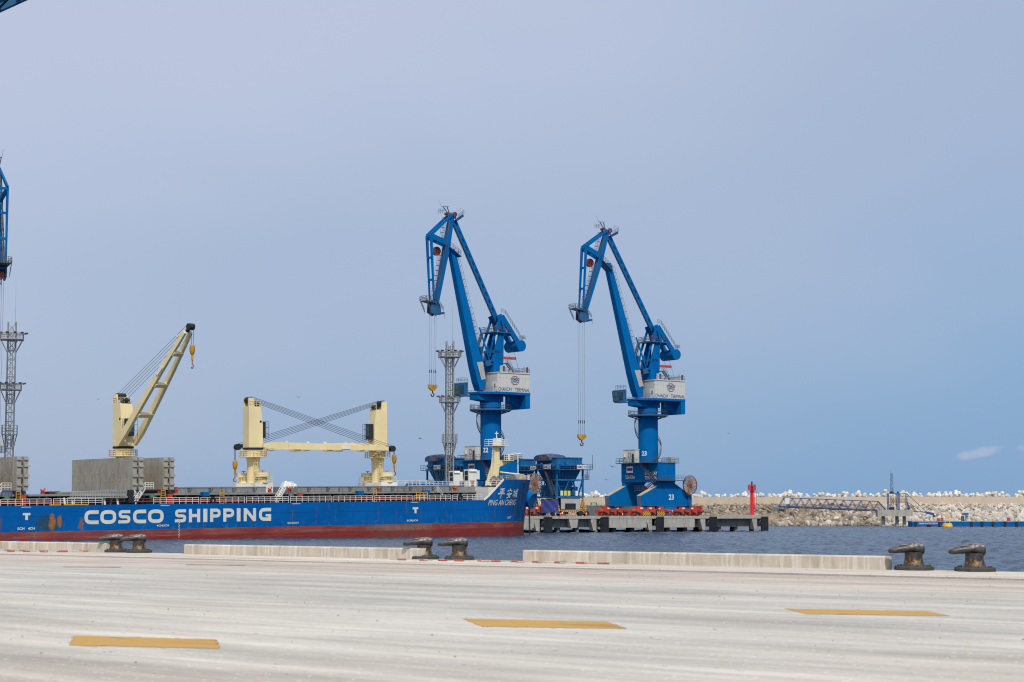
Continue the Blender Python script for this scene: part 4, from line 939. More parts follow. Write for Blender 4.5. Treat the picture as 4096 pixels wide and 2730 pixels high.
    for k_, fy in enumerate((-6.6, 5.2)):
        lg_ = [c_ for c_ in children(root) if c_.name.startswith('portal_leg')][k_]
        for sg, x0_, z0_ in ((-1, -8.8, 8.8), (1, 8.7, 8.8)):
            mb = MB(); a_, b_ = V(x0_, fy + .7, z0_ + .03), V(sg * 2.95, fy + .7, 11.4 if sg < 0 else 11.9)
            mb.beam(a_, b_, 1.46, .10); mb.build('dusty_top', DUST, lg_)
        mb = MB(); mb.hexa([(-8.83, fy, 8.7), (-8.83, fy + 1.4, 8.7), (-8.53, fy + 1.4, 6.4), (-8.53, fy, 6.4), (-8.81, fy, 8.7), (-8.81, fy + 1.4, 8.7), (-8.51, fy + 1.4, 6.4), (-8.51, fy, 6.4)]); mb.build('dusty_end', DUSTB, lg_)
    mb = MB(); mb.box(-2.95, 2.95, -6.75, 6.75, 12.35, 17.0)
    for y0, y1 in ((-5.2, -3.6), (5.2, 3.6)):
        mb.ext([(-2.7, y0, 11.2), (-2.7, y0, 12.35), (-2.7, y1, 12.35)], (5.4, 0, 0))
    g = mb.build('cross_girder', BLUE, root)
    mb = MB(); mb.box(-2.99, 2.99, -6.79, 6.79, 16.75, 16.85); mb.box(-3.0, -2.95, -1.6, -1.5, 12.4, 16.9); mb.box(-3.0, -2.95, 3.3, 3.4, 12.4, 16.9); mb.build('girder_seams', BLUED, g)
    mb = MB(); A = lambda y, z: (-3.03, y, z)     # writing on the end face, read from the left (-x) side
    letter(mb, '50t-43m', A(5.1, 13.15), (0, -1, 0), (0, 0, 1), 3.4, .95, .0)
    letter(mb, 'CHANCAY', A(-2.0, 14.05), (0, -1, 0), (0, 0, 1), 4.5, .8, .01); letter(mb, 'TERMINAL', A(-2.0, 12.98), (0, -1, 0), (0, 0, 1), 4.5, .8, .01)
    letter(mb, str(num), (.7, -6.64, 7.9), (1, 0, 0), (0, 0, 1), 1.75, 1.35, .02)
    mb.build('white_lettering', WHITE, g)
    mb = MB(); mb.add([A(4.7, 14.7), A(2.3, 14.7), A(2.3, 16.3), A(4.7, 16.3)], [(0, 1, 2, 3)]); pl_ = mb.build('maker_plate', WHITE, g)
    mb = MB(); mb.add([(-3.06, y, z) for y, z in ((4.5, 15.2), (2.5, 15.2), (2.5, 15.9), (4.5, 15.9))], [(0, 1, 2, 3)]); mb.build('plate_print', INK, pl_)
    mb = MB(); mb.box(-4.7, 4.2, -6.9, 7.0, 17.01, 17.16); mb.build('portal_deck', BLUED, root)
    mb = MB(); mb.rail([(-4.6, -6.8, 17.16), (-4.6, 6.9, 17.16), (4.1, 6.9, 17.16)], 1.15, 1.3, .05); mb.rail([(-4.6, -6.8, 17.16), (-3.4, -6.8, 17.16)], 1.15, 1.2, .05); mb.rail([(-1.5, -6.8, 17.16), (4.1, -6.8, 17.16), (4.1, 6.9, 17.16)], 1.15, 1.3, .05); mb.build('deck_railing', DGREY, root)
    mb = MB(); mb.stair((-3.6, -1.3, 17.0), (-3.6, -5.6, 13.0), (1, 0, 0), .9); mb.box(-4.2, -3.0, -7.9, -5.6, 12.8, 12.95); mb.build('portal_stair', DGREY, root)
    mb = MB(); mb.box(-4.2, 5.4, -8.1, -6.82, 12.6, 12.75); mb.rail([(-4.1, -8.0, 12.75), (5.3, -8.0, 12.75)], 1.1, 1.3, .045); mb.stair((-4.6, -7.4, 12.7), (-4.6, -3.4, 10.3), (1, 0, 0), .8); mb.box(-5.2, -3.4, -3.4, -.6, 10.1, 10.25); mb.rail([(-5.2, -3.4, 10.25), (-5.2, -.6, 10.25)], 1.1, 1.0, .045); mb.build('side_gangway', DGREY, root)
    mb = MB(); mb.box(2.0, 3.6, -6.2, -4.8, 17.17, 18.5); mb.build('resistor_box', GALV, root)
    mb = MB(); mb.box(-4.2, -2.75, .3, 4.6, 17.17, 20.4); mb.box(-4.3, -2.65, .2, 4.7, 20.4, 20.55); mb.box(-4.75, -4.2, 3.7, 4.5, 18.6, 19.5)
    eh = mb.build('electrical_house', HOUSE, root)
    mb = MB(); letter(mb, str(num), (-4.23, 2.9, 18.5), (0, -1, 0), (0, 0, 1), 1.1, 1.25, .0); mb.build('house_number', INK, eh)
    MB().box(-4.26, -4.2, .75, 1.45, 17.2, 19.4).build('door', DARK, eh)
    # ---- column, stairs and cable reel
    col_ = MB().lathe((0, 0, 0), [(2.42, 16.9), (2.42, 29.6), (2.55, 29.7), (2.55, 31.0)], 48).build('column', BLUE, root, smooth=True)
    mb = MB(); vs, fs = text_geo(str(num), .03); vs, fs = subdiv(vs, fs, 1)
    for_ = R(242 - math.degrees(portal_rot)); W_ = 1.35
    mb.add([(2.45 * math.cos(for_ + (x - .5) * W_ / 2.42), 2.45 * math.sin(for_ + (x - .5) * W_ / 2.42), 18.9 + y * 1.15) for x, y in vs], fs); mb.build('column_number', WHITE, col_)
    mb = MB()
    for (az0, z_a, z_b) in ((150, 22.6, 28.9), (330, 17.2, 23.4)):
        n_ = 26; pr = None
        for k in range(n_ + 1):
            a = R(az0 + 100 * k / n_ - 30) - portal_rot; z = z_a + (z_b - z_a) * k / n_
            p_, q_ = V(2.5 * math.cos(a), 2.5 * math.sin(a), z), V(3.35 * math.cos(a), 3.35 * math.sin(a), z)
            mb.beam(p_, q_, .26, .05); mb.tube(q_, q_ + V(0, 0, 1.0), .035, n=4)
            if pr: mb.beam(pr, q_, .06, .24); mb.tube(pr + V(0, 0, 1.0), q_ + V(0, 0, 1.0), .04, n=4)
            pr = q_
    mb.tube((2.1, -1.35, 17), (2.1, -1.35, 29), .07, n=6)
    mb.build('spiral_stair', DGREY, root)
    mb = MB(); mb.ring((0, 0, 28.85), 2.45, 2.55, .35, 36); rp_ = mb.build('ring_platform', BLUED, root)
    mb = MB(); mb.crail((0, 0, 29.2), 4.9, r=.05, n=20, step=1.6); mb.build('ring_railing', DGREY, rp_)
    mb = MB()
    for k in range(10): a = R(36 * k); mb.beam((2.4 * math.cos(a), 2.4 * math.sin(a), 28.1), (4.7 * math.cos(a), 4.7 * math.sin(a), 28.8), .12, .2)
    mb.build('platform_brackets', BLUED, rp_)
    reel = MB().ring((7.3, -7.6, 11.6), 2.32, .10, .3, 40, 'y').build('cable_reel', REELR, root)
    mb = MB()
    for k in range(30):
        a = 2 * math.pi * k / 30; ca, sa = math.cos(a), math.sin(a); p = lambda r_, w_: (7.3 + r_ * ca - w_ * sa, -7.6, 11.6 + r_ * sa + w_ * ca)
        mb.ext([p(.4, -.04), p(2.3, -.125), p(2.3, .125), p(.4, .04)], (0, .07 + .01 * (k % 2), 0))
    mb.build('reel_spokes', REELB, reel); MB().lathe((7.3, -7.5, 11.6), [(.42, -.3), (.42, .9)], 16, 'y').build('reel_hub', REELR, reel)
    mb = MB(); mb.beam((7.3, -6.9, 6.4), (7.3, -6.9, 11.4), .3, .3); mb.box(6.4, 8.2, -7.1, -6.65, 8.8, 9.3); mb.build('reel_support', BLUED, reel)
    # ---- slewing platform and machinery house
    def B(x, b0_, b1_, z0_, z1_, mb): return mb.box(x[0], x[1], -b1_, -b0_, z0_, z1_)
    def P(a, b, z): return V(a, -b, z)
    bld = lambda mb, nm, mt, par=root, **k: mb.build(nm, mt, par, rot=dr if par is root else 0, **k)
    mb = MB(); mb.box(-1.2, 8.95, -4.05, 4.05, 32.72, 33.3); mb.ext([P(-1.2, 1.8, 32.71), P(-4.9, 1.8, 32.6), P(-4.9, 1.8, 31.4), P(-1.2, 1.8, 31.0), P(2.5, 1.8, 31.0), P(2.5, 1.8, 32.71)], (0, 3.6, 0))
    mb.ext([P(-5.0, 2.2, 32.7), P(-5.0, -2.2, 32.7), P(-1.2, -4.0, 32.7), P(-1.2, 4.0, 32.7)], (0, 0, .5))
    sp_ = bld(mb, 'slewing_platform', BLUE)
    mb = MB(); mb.box(7.5, 8.9, -4.0, 4.0, 29.5, 32.7); mb.ext([P(7.49, 1.6, 32.7), P(7.49, 1.6, 29.5), P(3.6, 1.6, 31.8), P(3.6, 1.6, 32.7)], (0, .2, 0)); bld(mb, 'ballast_box', BLUE, sp_)
    for aa, bb in ((2.0, 1.5), (3.0, -1.0), (-1.5, .5), (3.6, 2.2)): bld(MB().tube(P(aa, bb, 31.2), P(aa, bb, 32.7), .45, n=12), 'slewing_motor', BLUED, sp_)
    mb = MB(); mb.box(-1.0, 8.9, -4.0, 4.0, 33.3, 37.75); mb.box(-1.15, 9.05, -4.15, 4.15, 37.75, 37.95)
    hs = bld(mb, 'machinery_house', HOUSE)
    mb = MB()
    for k in range(10): mb.box(-.05 + .95 * k - .02, -.05 + .95 * k + .02, -4.02, -4.0, 33.4, 37.7)
    for k in range(7): mb.box(-1.02, -1.0, 3.2 - 1.05 * k - .02, 3.2 - 1.05 * k + .02, 33.4, 37.7)
    mb.box(-1.0, 8.9, -4.015, -4.0, 36.6, 36.64); bld(mb, 'panel_seams', GALV, hs)
    m1, m2, mt_ = MB(), MB(), MB(); logo(m1, m2, mt_, lambda x, y: P(4.3 + x * 1.04, 4.05, 36.1 + y * 1.04))
    letter(mt_, 'CHANCAY', P(-.75, 4.05, 33.5), (1, 0, 0), (0, 0, 1), 4.2, .85, .0); letter(mt_, 'TERMINAL', P(4.2, 4.05, 33.5), (1, 0, 0), (0, 0, 1), 4.55, .85, .0)
    bld(mt_, 'terminal_lettering', INK, hs); bld(m1, 'blue_logo_arcs', INK, hs); bld(m2, 'red_logo_arcs', INKR, hs)
    mb = MB(); mb.box(-1.08, -1.0, -3.6, -2.0, 33.3, 35.6); bld(mb, 'door', WHITE, hs); mb = MB(); mb.box(-1.12, -1.08, -3.3, -2.95, 34.3, 35.2); bld(mb, 'door_trim', DARK, hs)
    mb = MB(); mb.rail([P(1.5, 3.9, 37.95), P(8.8, 3.9, 37.95), P(8.8, -3.9, 37.95)], 1.1, 1.1, .045); mb.rail([P(-2.6, 4.2, 33.3), P(-1.3, 4.2, 33.3)], 1.1, .8, .03); mb.rail([P(-4.9, 2.2, 33.2), P(-2.6, 4.0, 33.2)], 1.1, .9, .04); bld(mb, 'roof_railing', DGREY, hs)
    for a_, h_ in ((.5, 1.6), (7.6, 1.6)):
        c_ = bld(MB().box(a_ - .1, a_ + .9, -3.9, -3.1, 37.96, 37.96 + h_), 'cooling_unit', HOUSE, hs); bld(MB().box(a_ + .15, a_ + .8, -3.94, -3.9, 38.1, 37.85 + h_), 'grille', DGREY, c_)
    for a_ in (3.0, 5.6): bld(MB().box(a_, a_ + .8, -3.4, -2.8, 37.96, 38.6), 'roof_unit', GALV, hs)
    mb = MB(); mb.stair(P(2.6, 2.9, 40.2), P(4.6, 2.9, 37.96), (0, 1, 0), .7); mb.box(1.0, 2.7, -3.4, -2.4, 40.05, 40.2); bld(mb, 'roof_stair', DGREY, hs)
    mb = MB(); mb.box(1.0, 6.3, -1.9, -1.3, 41.3, 41.9); bld(mb, 'maintenance_hoist', RED)
    # ---- operator cab
    cab = bld(MB().ext([P(-7.8, -1.9, 32.5), P(-8.15, -1.9, 35.1), P(-7.7, -1.9, 35.4), P(-5.3, -1.9, 35.6), P(-5.3, -1.9, 32.2), P(-7.2, -1.9, 32.2)], (0, 2.3, 0)), 'operator_cab', BLUED)
    mb = MB(); mb.ext([P(-7.86, -2.1, 32.7), P(-8.14, -2.1, 34.9), P(-8.14, -4.0, 34.9), P(-7.86, -4.0, 32.7)], (-.04, 0, 0)); bld(mb, 'front_window', TEAL, cab)
    mb = MB(); mb.ext([P(-7.7, -1.86, 32.8), P(-7.9, -1.86, 34.9), P(-6.5, -1.86, 34.9), P(-6.5, -1.86, 32.8)], (0, .02, 0)); bld(mb, 'side_window', GLASS, cab)
    mb = MB(); mb.beam(P(-7.95, -3.05, 32.7), P(-8.2, -3.05, 34.95), .08, .08); mb.beam(P(-8.08, -2.0, 33.8), P(-8.08, -4.1, 33.8), .08, .08); bld(mb, 'window_bars', BLUED, cab)
    mb = MB(); mb.rail([P(-7.0, -4.1, 35.6), P(-7.0, -2.0, 35.6), P(-5.3, -2.0, 35.6)], 1.0, .7, .045); mb.box(-5.3, -2.0, 2.0, 4.0, 32.3, 32.5); mb.rail([P(-5.2, -1.9, 32.5), P(-2.2, -1.9, 32.5)], 1.1, 1, .045); bld(mb, 'cab_railing', DGREY, cab)
    # ---- tower frame
    mb = MB(); mb.box(-.6, 2.25, -2.0, 2.0, 37.96, 40.5); tw = bld(mb, 'tower_base', BLUE)
    for b in (1.4, -2.0):
        mb = MB(); mb.ext([P(-1.1, b + .6, 40.5), P(2.35, b + .6, 40.5), P(2.5, b + .6, 47.5), P(1.2, b + .6, 47.5)], (0, .5, 0))
        for k in range(3): mb.beam(P(-.2 + .85 * k, b + .64, 40.8), P(1.4 + .38 * k, b + .64, 47.2), .12, .1)
        bld(mb, 'tower_leg', BLUE, tw)
    mb = MB(); mb.box(-.6, 1.8, -2.0, 2.0, 42.6, 43.3); mb.beam(P(-2.6, 1.2, 40.0), P(.2, 1.2, 40.5), .8, 1.3); bld(mb, 'tower_crossbeam', BLUED, tw)
    mb = MB(); mb.box(-.8, 4.4, -2.6, 2.6, 47.5, 47.75); tp = bld(mb, 'tower_platform', BLUED, tw)
    mb = MB(); mb.rail([P(-.8, 2.6, 47.75), P(4.4, 2.6, 47.75), P(4.4, -2.6, 47.75), P(-.8, -2.6, 47.75), P(-.8, 2.6, 47.75)], 1.2, 1.2, .05); mb.stair(P(-1.0, -2.0, 47.5), P(-2.4, -2.0, 44.0), (0, 1, 0), .7); bld(mb, 'tower_railing', DGREY, tw)
    mb = MB(); mb.lathe(P(1.0, 0, 48.9), [(.62, -1.5), (.62, -1.1)], 18, 'y'); mb.lathe(P(2.4, 0, 48.9), [(.62, 1.0), (.62, 1.4)], 18, 'y'); bld(mb, 'tower_sheaves', REELR, tw)
    mb = MB()
    for b in (-1.7, 1.7): mb.beam(P(1.6, b, 51.2), P(-.6, b, 45.6), .4, .5); mb.beam(P(1.7, b, 51.6), P(2.9, b, 47.8), .6, .6); mb.beam(P(-.6, b, 45.6), P(-1.6, b, 41.6), .25, .3)
    bld(mb, 'tower_struts', BLUE, tw)
    # ---- luffing jib (lean moves its head forward)
    def F(a, b, z): return P(a - lean * max(0, z - 36) / 40., b, z)
    def loft(mb, secs):    # (front a, rear a, half width, z)
        vs = []
        for f_, r_, w_, z in secs: vs += [F(f_, w_, z), F(r_, w_, z), F(r_, -w_, z), F(f_, -w_, z)]
        fs = [(4 * k + i, 4 * k + (i + 1) % 4, 4 * k + 4 + (i + 1) % 4, 4 * k + 4 + i) for k in range(len(secs) - 1) for i in range(4)] + [(0, 1, 2, 3), tuple(4 * (len(secs) - 1) + i for i in (3, 2, 1, 0))]
        return mb.add(vs, fs)
    mb = MB(); loft(mb, [(-3.9, -2.4, 1.2, 33.6), (-4.7, -2.3, 1.2, 35.4), (-5.9, -3.1, 1.12, 39.5), (-9.15, -7.0, .88, 53.1), (-12.45, -11.2, .7, 66.8)])
    jib = bld(mb, 'luffing_jib', BLUE)
    mb = MB(); mb.ladder(F(-10.6, 0, 66), F(-6.6, 0, 53.2), (0, 1, 0), .6, .8, .045, (.75, 0, .2)); mb.ladder(F(-6.5, 0, 53.2), F(-3.0, 0, 42.5), (0, 1, 0), .6, .8, .045, (.75, 0, .2)); mb.ladder(F(-2.8, 0, 42.5), F(-1.9, 0, 36), (0, 1, 0), .6, .8, .045, (.75, 0, .2)); bld(mb, 'jib_ladder', DGREY, jib)
    mb = MB(); mb.ext([F(-3.6, 1.25, 36.0), F(-5.0, 1.18, 40.2), F(-3.2, 1.18, 40.4), F(-2.4, 1.25, 36.4)], (0, -.03, 0)); bld(mb, 'lit_bevel', GALV, jib)  # pale plate paints in the light caught by the jib foot bevel
    mb = MB(); mb.beam(F(-3.0, .0, 44.0), F(-2.2, 0, 35.0), .6, .5); mb.tube(F(-1.9, 0, 41.0), F(-.5, 0, 40.2), .3, n=8); mb.beam(F(-4.4, 1.4, 48.5), F(-1.2, 1.4, 40.3), .18, .35); mb.beam(F(-4.4, -1.4, 48.5), F(-1.2, -1.4, 40.3), .18, .35); bld(mb, 'luffing_rack', BLUE)
    # ---- fly jib: hangs from the jib head, turns about its apex
    ax, az = -11.6 - lean, 75.0; cf, sf = math.cos(R(fly)), math.sin(R(fly))
    def G(a, b, z):
        x, y = a + 11.6, z - 75.0; return P(ax + x * cf + y * sf, b, az - x * sf + y * cf)
    def gbar(mb, p, q_, w0, h0, w1=None, h1=None): return mb.beam(G(*p), G(*q_), w0, h0, w1, h1, up=(1, 0, 0))
    mb = MB(); gbar(mb, (-11.7, 0, 75.0), (-13.1, 0, 67.5), 1.3, .95, 1.5, 1.25); gbar(mb, (-13.1, 0, 67.5), (-16.4, 0, 52.4), 1.5, 1.25, 1.1, .95)
    fj = bld(mb, 'fly_jib', BLUE)
    mb = MB()
    for b in (-.85, .85):
        gbar(mb, (-18.2, b, 69.4), (-17.3, b, 54.2), .42, .62, .3, .35); gbar(mb, (-18.2, b, 69.5), (-12.2, b, 74.8), .42, .62, .42, .5); gbar(mb, (-17.9, b, 69.2), (-13.4, b, 67.9), .35, 1.25, .35, 1.25)
    for z in (69.2, 64.2, 59): gbar(mb, (-18.2 + (69.4 - z) * .06, -.85, z), (-18.2 + (69.4 - z) * .06, .85, z), .5, .3)
    bld(mb, 'rear_truss', BLUE, fj)
    mb = MB(); mb.lathe(G(-15.6, -.6, 66.0), [(1.05, -.35), (1.05, .35)], 24, 'y'); hr = bld(mb, 'hose_reel', REELR, fj)
    mb = MB()
    for k in range(16): a = 2 * math.pi * k / 16; c_ = G(-15.6, -.6, 66.0); mb.beam(c_ + V(math.cos(a) * .2, -.40, math.sin(a) * .2), c_ + V(math.cos(a) * 1.0, -.40, math.sin(a) * 1.0), .05, .06)
    bld(mb, 'reel_spokes', DARK, hr)
    mb = MB(); mb.ladder(G(-13.6, .2, 74), G(-14.5, .2, 68), (0, 1, 0), .6, .6, .05, (-.7, 0, 0)); mb.ladder(G(-14.8, .1, 65), G(-17.0, .1, 54), (0, 1, 0), .6, .6, .05, (-.7, 0, 0)); gb = [G(-13.0, .95, 73.5), G(-14.0, .95, 67), G(-16.6, .75, 54.5)]
    for a_, b_ in zip(gb[:-1], gb[1:]): mb.beam(a_, b_, .3, .22)
    mb.rail([G(-12.9, -1.4, 67.1), G(-11.3, -1.4, 66.3)], 1.1, .8, .045); mb.rail([G(-12.9, 1.4, 67.1), G(-9.9, 1.4, 65.3), G(-9.9, -1.4, 65.3)], 1.1, .8, .045)
    bld(mb, 'fly_jib_ladder', DGREY, fj)
    mb = MB(); mb.beam(G(-13, 0, 67.0), G(-9.7, 0, 65.0), 2.8, .2); bld(mb, 'jib_head_platform', BLUED, fj)
    # apex gear
    mb = MB(); mb.lathe(G(-11.3, 0, 75.0), [(.60, .7), (.60, 1.0)], 20, 'y'); mb.lathe(G(-11.3, 0, 75.0), [(.60, -1.0), (.60, -.7)], 20, 'y'); mb.lathe(G(-13.0, 0, 75.1), [(.35, -.6), (.35, .6)], 16, 'y'); bld(mb, 'apex_sheaves', REELR, fj)
    mb = MB(); mb.beam(G(-11.4, .55, 74.0), G(-11.3, .82, 75.5), .5, .9); mb.beam(G(-11.4, -.55, 74.0), G(-11.3, -.82, 75.5), .5, .9); mb.beam(G(-11, .9, 73.6), G(-8.9, .9, 75.0), .3, .6); mb.beam(G(-13.3, .6, 75.2), G(-14.5, .6, 76.5), .12, .2); mb.beam(G(-12.7, .6, 75.0), G(-13.4, .6, 76.6), .12, .2); mb.beam(G(-15.0, .6, 76.5), G(-13.0, .6, 76.8), .15, .12); bld(mb, 'apex_brackets', BLUED, fj)
    mb = MB(); mb.rail([G(-10.6, 1.2, 73.8), G(-8.9, 1.2, 75.1)], 1.2, .6, .045); mb.rail([G(-15, -.6, 75.0), G(-13.4, -.6, 75.2)], 1.1, .5, .045); mb.tube(G(-14.9, .6, 76.5), G(-15.9, .6, 77.9), .03, n=4); mb.tube(G(-10, 0, 76), G(-8.9, 0, 76.8), .035, n=4); bld(mb, 'apex_railing', DGREY, fj)
    # rope head
    hx = G(-17.0, 0, 52.0); hd = V(hx.x, 0, hx.z)
    def H(a, b, z): return P(hd.x + a, b, hd.z + z)
    mb = MB(); mb.ext([H(-.9, .9, 2.2), H(1.5, .9, 1.4), H(1.8, .9, -.6), H(.3, .9, -1.5), H(-1.1, .9, -.7)], (0, .3, 0)); mb.ext([H(-.9, -.6, 2.2), H(1.5, -.6, 1.4), H(1.8, -.6, -.6), H(.3, -.6, -1.5), H(-1.1, -.6, -.7)], (0, .3, 0)); mb.beam(H(-.3, -1, 1.0), H(-.3, 1, 1.0), .5, .5); mb.beam(H(1.6, 0, -.9), H(3.0, 0, -.6), 1.2, .5)
    rh = bld(mb, 'rope_head', BLUED, fj)
    mb = MB(); mb.lathe(H(0, 0, -.3), [(.72, -.45), (.72, .45)], 20, 'y'); bld(mb, 'head_sheave', REELR, rh)
    mb = MB(); mb.beam(H(-2.6, 0, 1.9), H(.2, 0, 1.4), 2.6, .15); mb.rail([H(-.2, 1.3, 1.5), H(-2.7, 1.3, 2.0), H(-2.7, -1.3, 2.0), H(-.2, -1.3, 1.5)], 1.1, .6, .045); mb.rail([H(-2.9, 1.3, 1.9), H(-1.4, 1.3, -.9)], 1.0, .4, .045); mb.rail([H(-2.9, -1.3, 1.9), H(-1.4, -1.3, -.9)], 1.0, .4, .045); mb.rail([H(.2, 1.3, 1.6), H(2.2, 1.3, -.4)], 1.1, .5, .045); mb.tube(H(2.6, .8, -.8), H(2.9, .8, -1.6), .05, n=4); bld(mb, 'head_walkway', DGREY, rh)
    mb = MB(); mb.lathe(H(2.9, .8, -1.9), [(.3, 0), (.12, .3)], 10); bld(mb, 'flood_lamp', GALV, rh)
    # hoist ropes and hook block
    mb = MB(); tz = hd.z - .9
    for aa, bb in ((-.75, .35), (-.75, -.35), (.75, .35), (.75, -.35)): mb.tube(H(aa, bb, -.9), P(hd.x + aa * .8, bb, hook_z + 2.6), .038, n=4)
    bld(mb, 'hoist_ropes', ROPEG)
    mb = MB()
    for aa, bb in ((-.6, .35), (-.6, -.35), (.6, .35), (.6, -.35)): mb.tube(P(hd.x + aa, bb, hook_z + .1), P(hd.x + aa, bb, hook_z + 2.6), .035, n=4); mb.tube(P(hd.x + aa, bb, hook_z + 2.9), P(hd.x + aa, bb, hook_z + 3.7), .1, n=6)
    bld(mb, 'rope_sockets', ROPE)
    mb = MB(); c_ = hd.x; mb.ext([P(c_ - 1.15, .35, hook_z + .2), P(c_ + 1.15, .35, hook_z + .2), P(c_ + 1.15, .35, hook_z - .5), P(c_ + .35, .35, hook_z - 1.2), P(c_ - .35, .35, hook_z - 1.2), P(c_ - 1.15, .35, hook_z - .5)], (0, .7, 0)); hb_ = bld(mb, 'hook_block', HOOKY)
    mb = MB(); mb.tube(P(c_, 0, hook_z - 1.7), P(c_, 0, hook_z - 1.1), .14, n=8); mb.path([P(c_, 0, hook_z - 1.7), P(c_ + .45, 0, hook_z - 2.0), P(c_ + .3, 0, hook_z - 2.45), P(c_, 0, hook_z - 2.55), P(c_ - .3, 0, hook_z - 2.45), P(c_ - .45, 0, hook_z - 2.0)], .13, 6); bld(mb, 'hook', DARK, hb_)
    # ---- tie beam with its row of openings
    a0_, a1_ = G(-11.0, 0, 73.6), V(2.0, 0, 50.4); d_ = (a1_ - a0_); Lt = d_.length; d_.normalize(); nrm = V(-d_.z, 0, d_.x)
    mb = MB()
    def tb(s0, s1, o0, o1, w_): 
        mb.hexa([a0_ + d_ * s0 + nrm * o0 + V(0, -w_, 0), a0_ + d_ * s1 + nrm * o0 + V(0, -w_, 0), a0_ + d_ * s1 + nrm * o1 + V(0, -w_, 0), a0_ + d_ * s0 + nrm * o1 + V(0, -w_, 0),
                 a0_ + d_ * s0 + nrm * o0 + V(0, w_, 0), a0_ + d_ * s1 + nrm * o0 + V(0, w_, 0), a0_ + d_ * s1 + nrm * o1 + V(0, w_, 0), a0_ + d_ * s0 + nrm * o1 + V(0, w_, 0)])
    tb(0, Lt, .17, .60, .34); tb(0, Lt, -.60, -.17, .34)
    s_ = 0.; step = (Lt - 4.4) / 11
    tb(0, 2.6, -.17, .17, .32)
    for k in range(11):
        tb(2.6 + step * k + 1.05, 2.6 + step * (k + 1), -.17, .17, .32)
    tb(2.6 + step * 11, Lt, -.17, .17, .32)
    tie = bld(mb, 'tie_beam', BLUE)
    mb = MB(); o_ = nrm * -.75
    mb.rail([a0_ + d_ * 1 - nrm * .6, a1_ - d_ * .5 - nrm * .6], 1.0, 1.4, .04, 3); mb.tube(a0_ - nrm * .7 + V(0, -.3, 0), a1_ - nrm * .7 + V(0, -.3, 0), .09, n=6); mb.ladder(a0_ - nrm * .7, a1_ - nrm * .7, (0, 1, 0), .6, .9, .04, (.6, 0, .45)); bld(mb, 'tie_beam_ladder', DGREY, tie)
    # ---- rocker arm with the round counterweight
    mb = MB()
    for b in (-1.5, 1.5): mb.beam(P(.8, b, 51.0), P(2.2, b, 51.6), .5, 1.2, up=(0, 0, 1)); mb.beam(P(2.2, b, 51.6), P(7.0, b, 45.6), .5, 1.25, up=(1, 0, 0))
    mb.beam(P(1.6, -1.5, 51.3), P(1.6, 1.5, 51.3), .6, .6); mb.beam(P(5.6, -1.5, 47.4), P(5.6, 1.5, 47.4), .5, .5); rk = bld(mb, 'rocker_arm', BLUE)
    bld(MB().lathe(P(7.4, 0, 44.7), [(1.37, -2.6), (1.37, 2.6)], 40, 'y'), 'counterweight', BLUE, rk, smooth=True)
    mb = MB()
    for b in (-2.0, 2.0): mb.rail([P(1.8, b, 52.3), P(2.9, b, 52.0), P(7.4, b, 46.6)], 1.1, .9, .045); 
    mb.rail([P(7.4, 2.0, 46.2), P(9.0, 2.0, 46.2), P(9.0, -2, 46.2)], 1.0, .8, .045); bld(mb, 'arm_railing', DGREY, rk)
    mb = MB(); mb.tube(P(4.6, 1.5, 47), P(7.0, 2.4, 38), .03, n=4); mb.tube(P(5.0, -1.5, 47), P(5.6, 2.2, 38), .03, n=4); bld(mb, 'stay_wires', ROPE)
    return root
portal_crane(22, (-5.13, 445, 0), 38, 'blue portal crane numbered 22 behind the bow of the ship', 0, 0, 34.2)
portal_crane(23, (34.2, 470, 0), 34.5, 'blue portal crane numbered 23 at the open right end of the pier', 1.0, 7, 23.6)
portal_crane(21, (-112.0, 387.5, 0), 121, 'blue crane cut by the left edge of the picture, only its hanging jib in view', 0, 4, 8, portal_rot=DA + math.pi)
# end of a raised boom high at the upper left corner
bm_ = empty('crane_boom', (-40.3, 150, 46.3), 0, 'dark end of a crane boom in the upper left corner', 'crane boom')
mb = MB(); d_ = V(-.905, .0, -.425)
for y in (-1.0, 1.0): mb.beam(V(0, y, .9), V(0, y, .9) + d_ * 42, .45, 1.3)
mb.build('boom_girder', BLUED, bm_)
mb = MB()
for k in range(20): mb.beam(V(0, -1, .6) + d_ * (.4 + 2.1 * k), V(0, 1, .6) + d_ * (.4 + 2.1 * k), .3, .4); mb.tube(V(0, -1, .4) + d_ * (.4 + 2.1 * k), V(0, 1, .4) + d_ * (2.5 + 2.1 * k), .1, n=6)
mb.build('boom_bracing', DARK, bm_)
mb = MB(); mb.rail([V(0, -1.5, .5), V(0, -1.5, .5) + d_ * 40], 1.1, 1.5, .05); mb.beam(V(-.2, -1.5, .3), V(-.2, -1.5, .3) + d_ * 40, .8, .1); mb.build('boom_walkway', DARK, bm_)
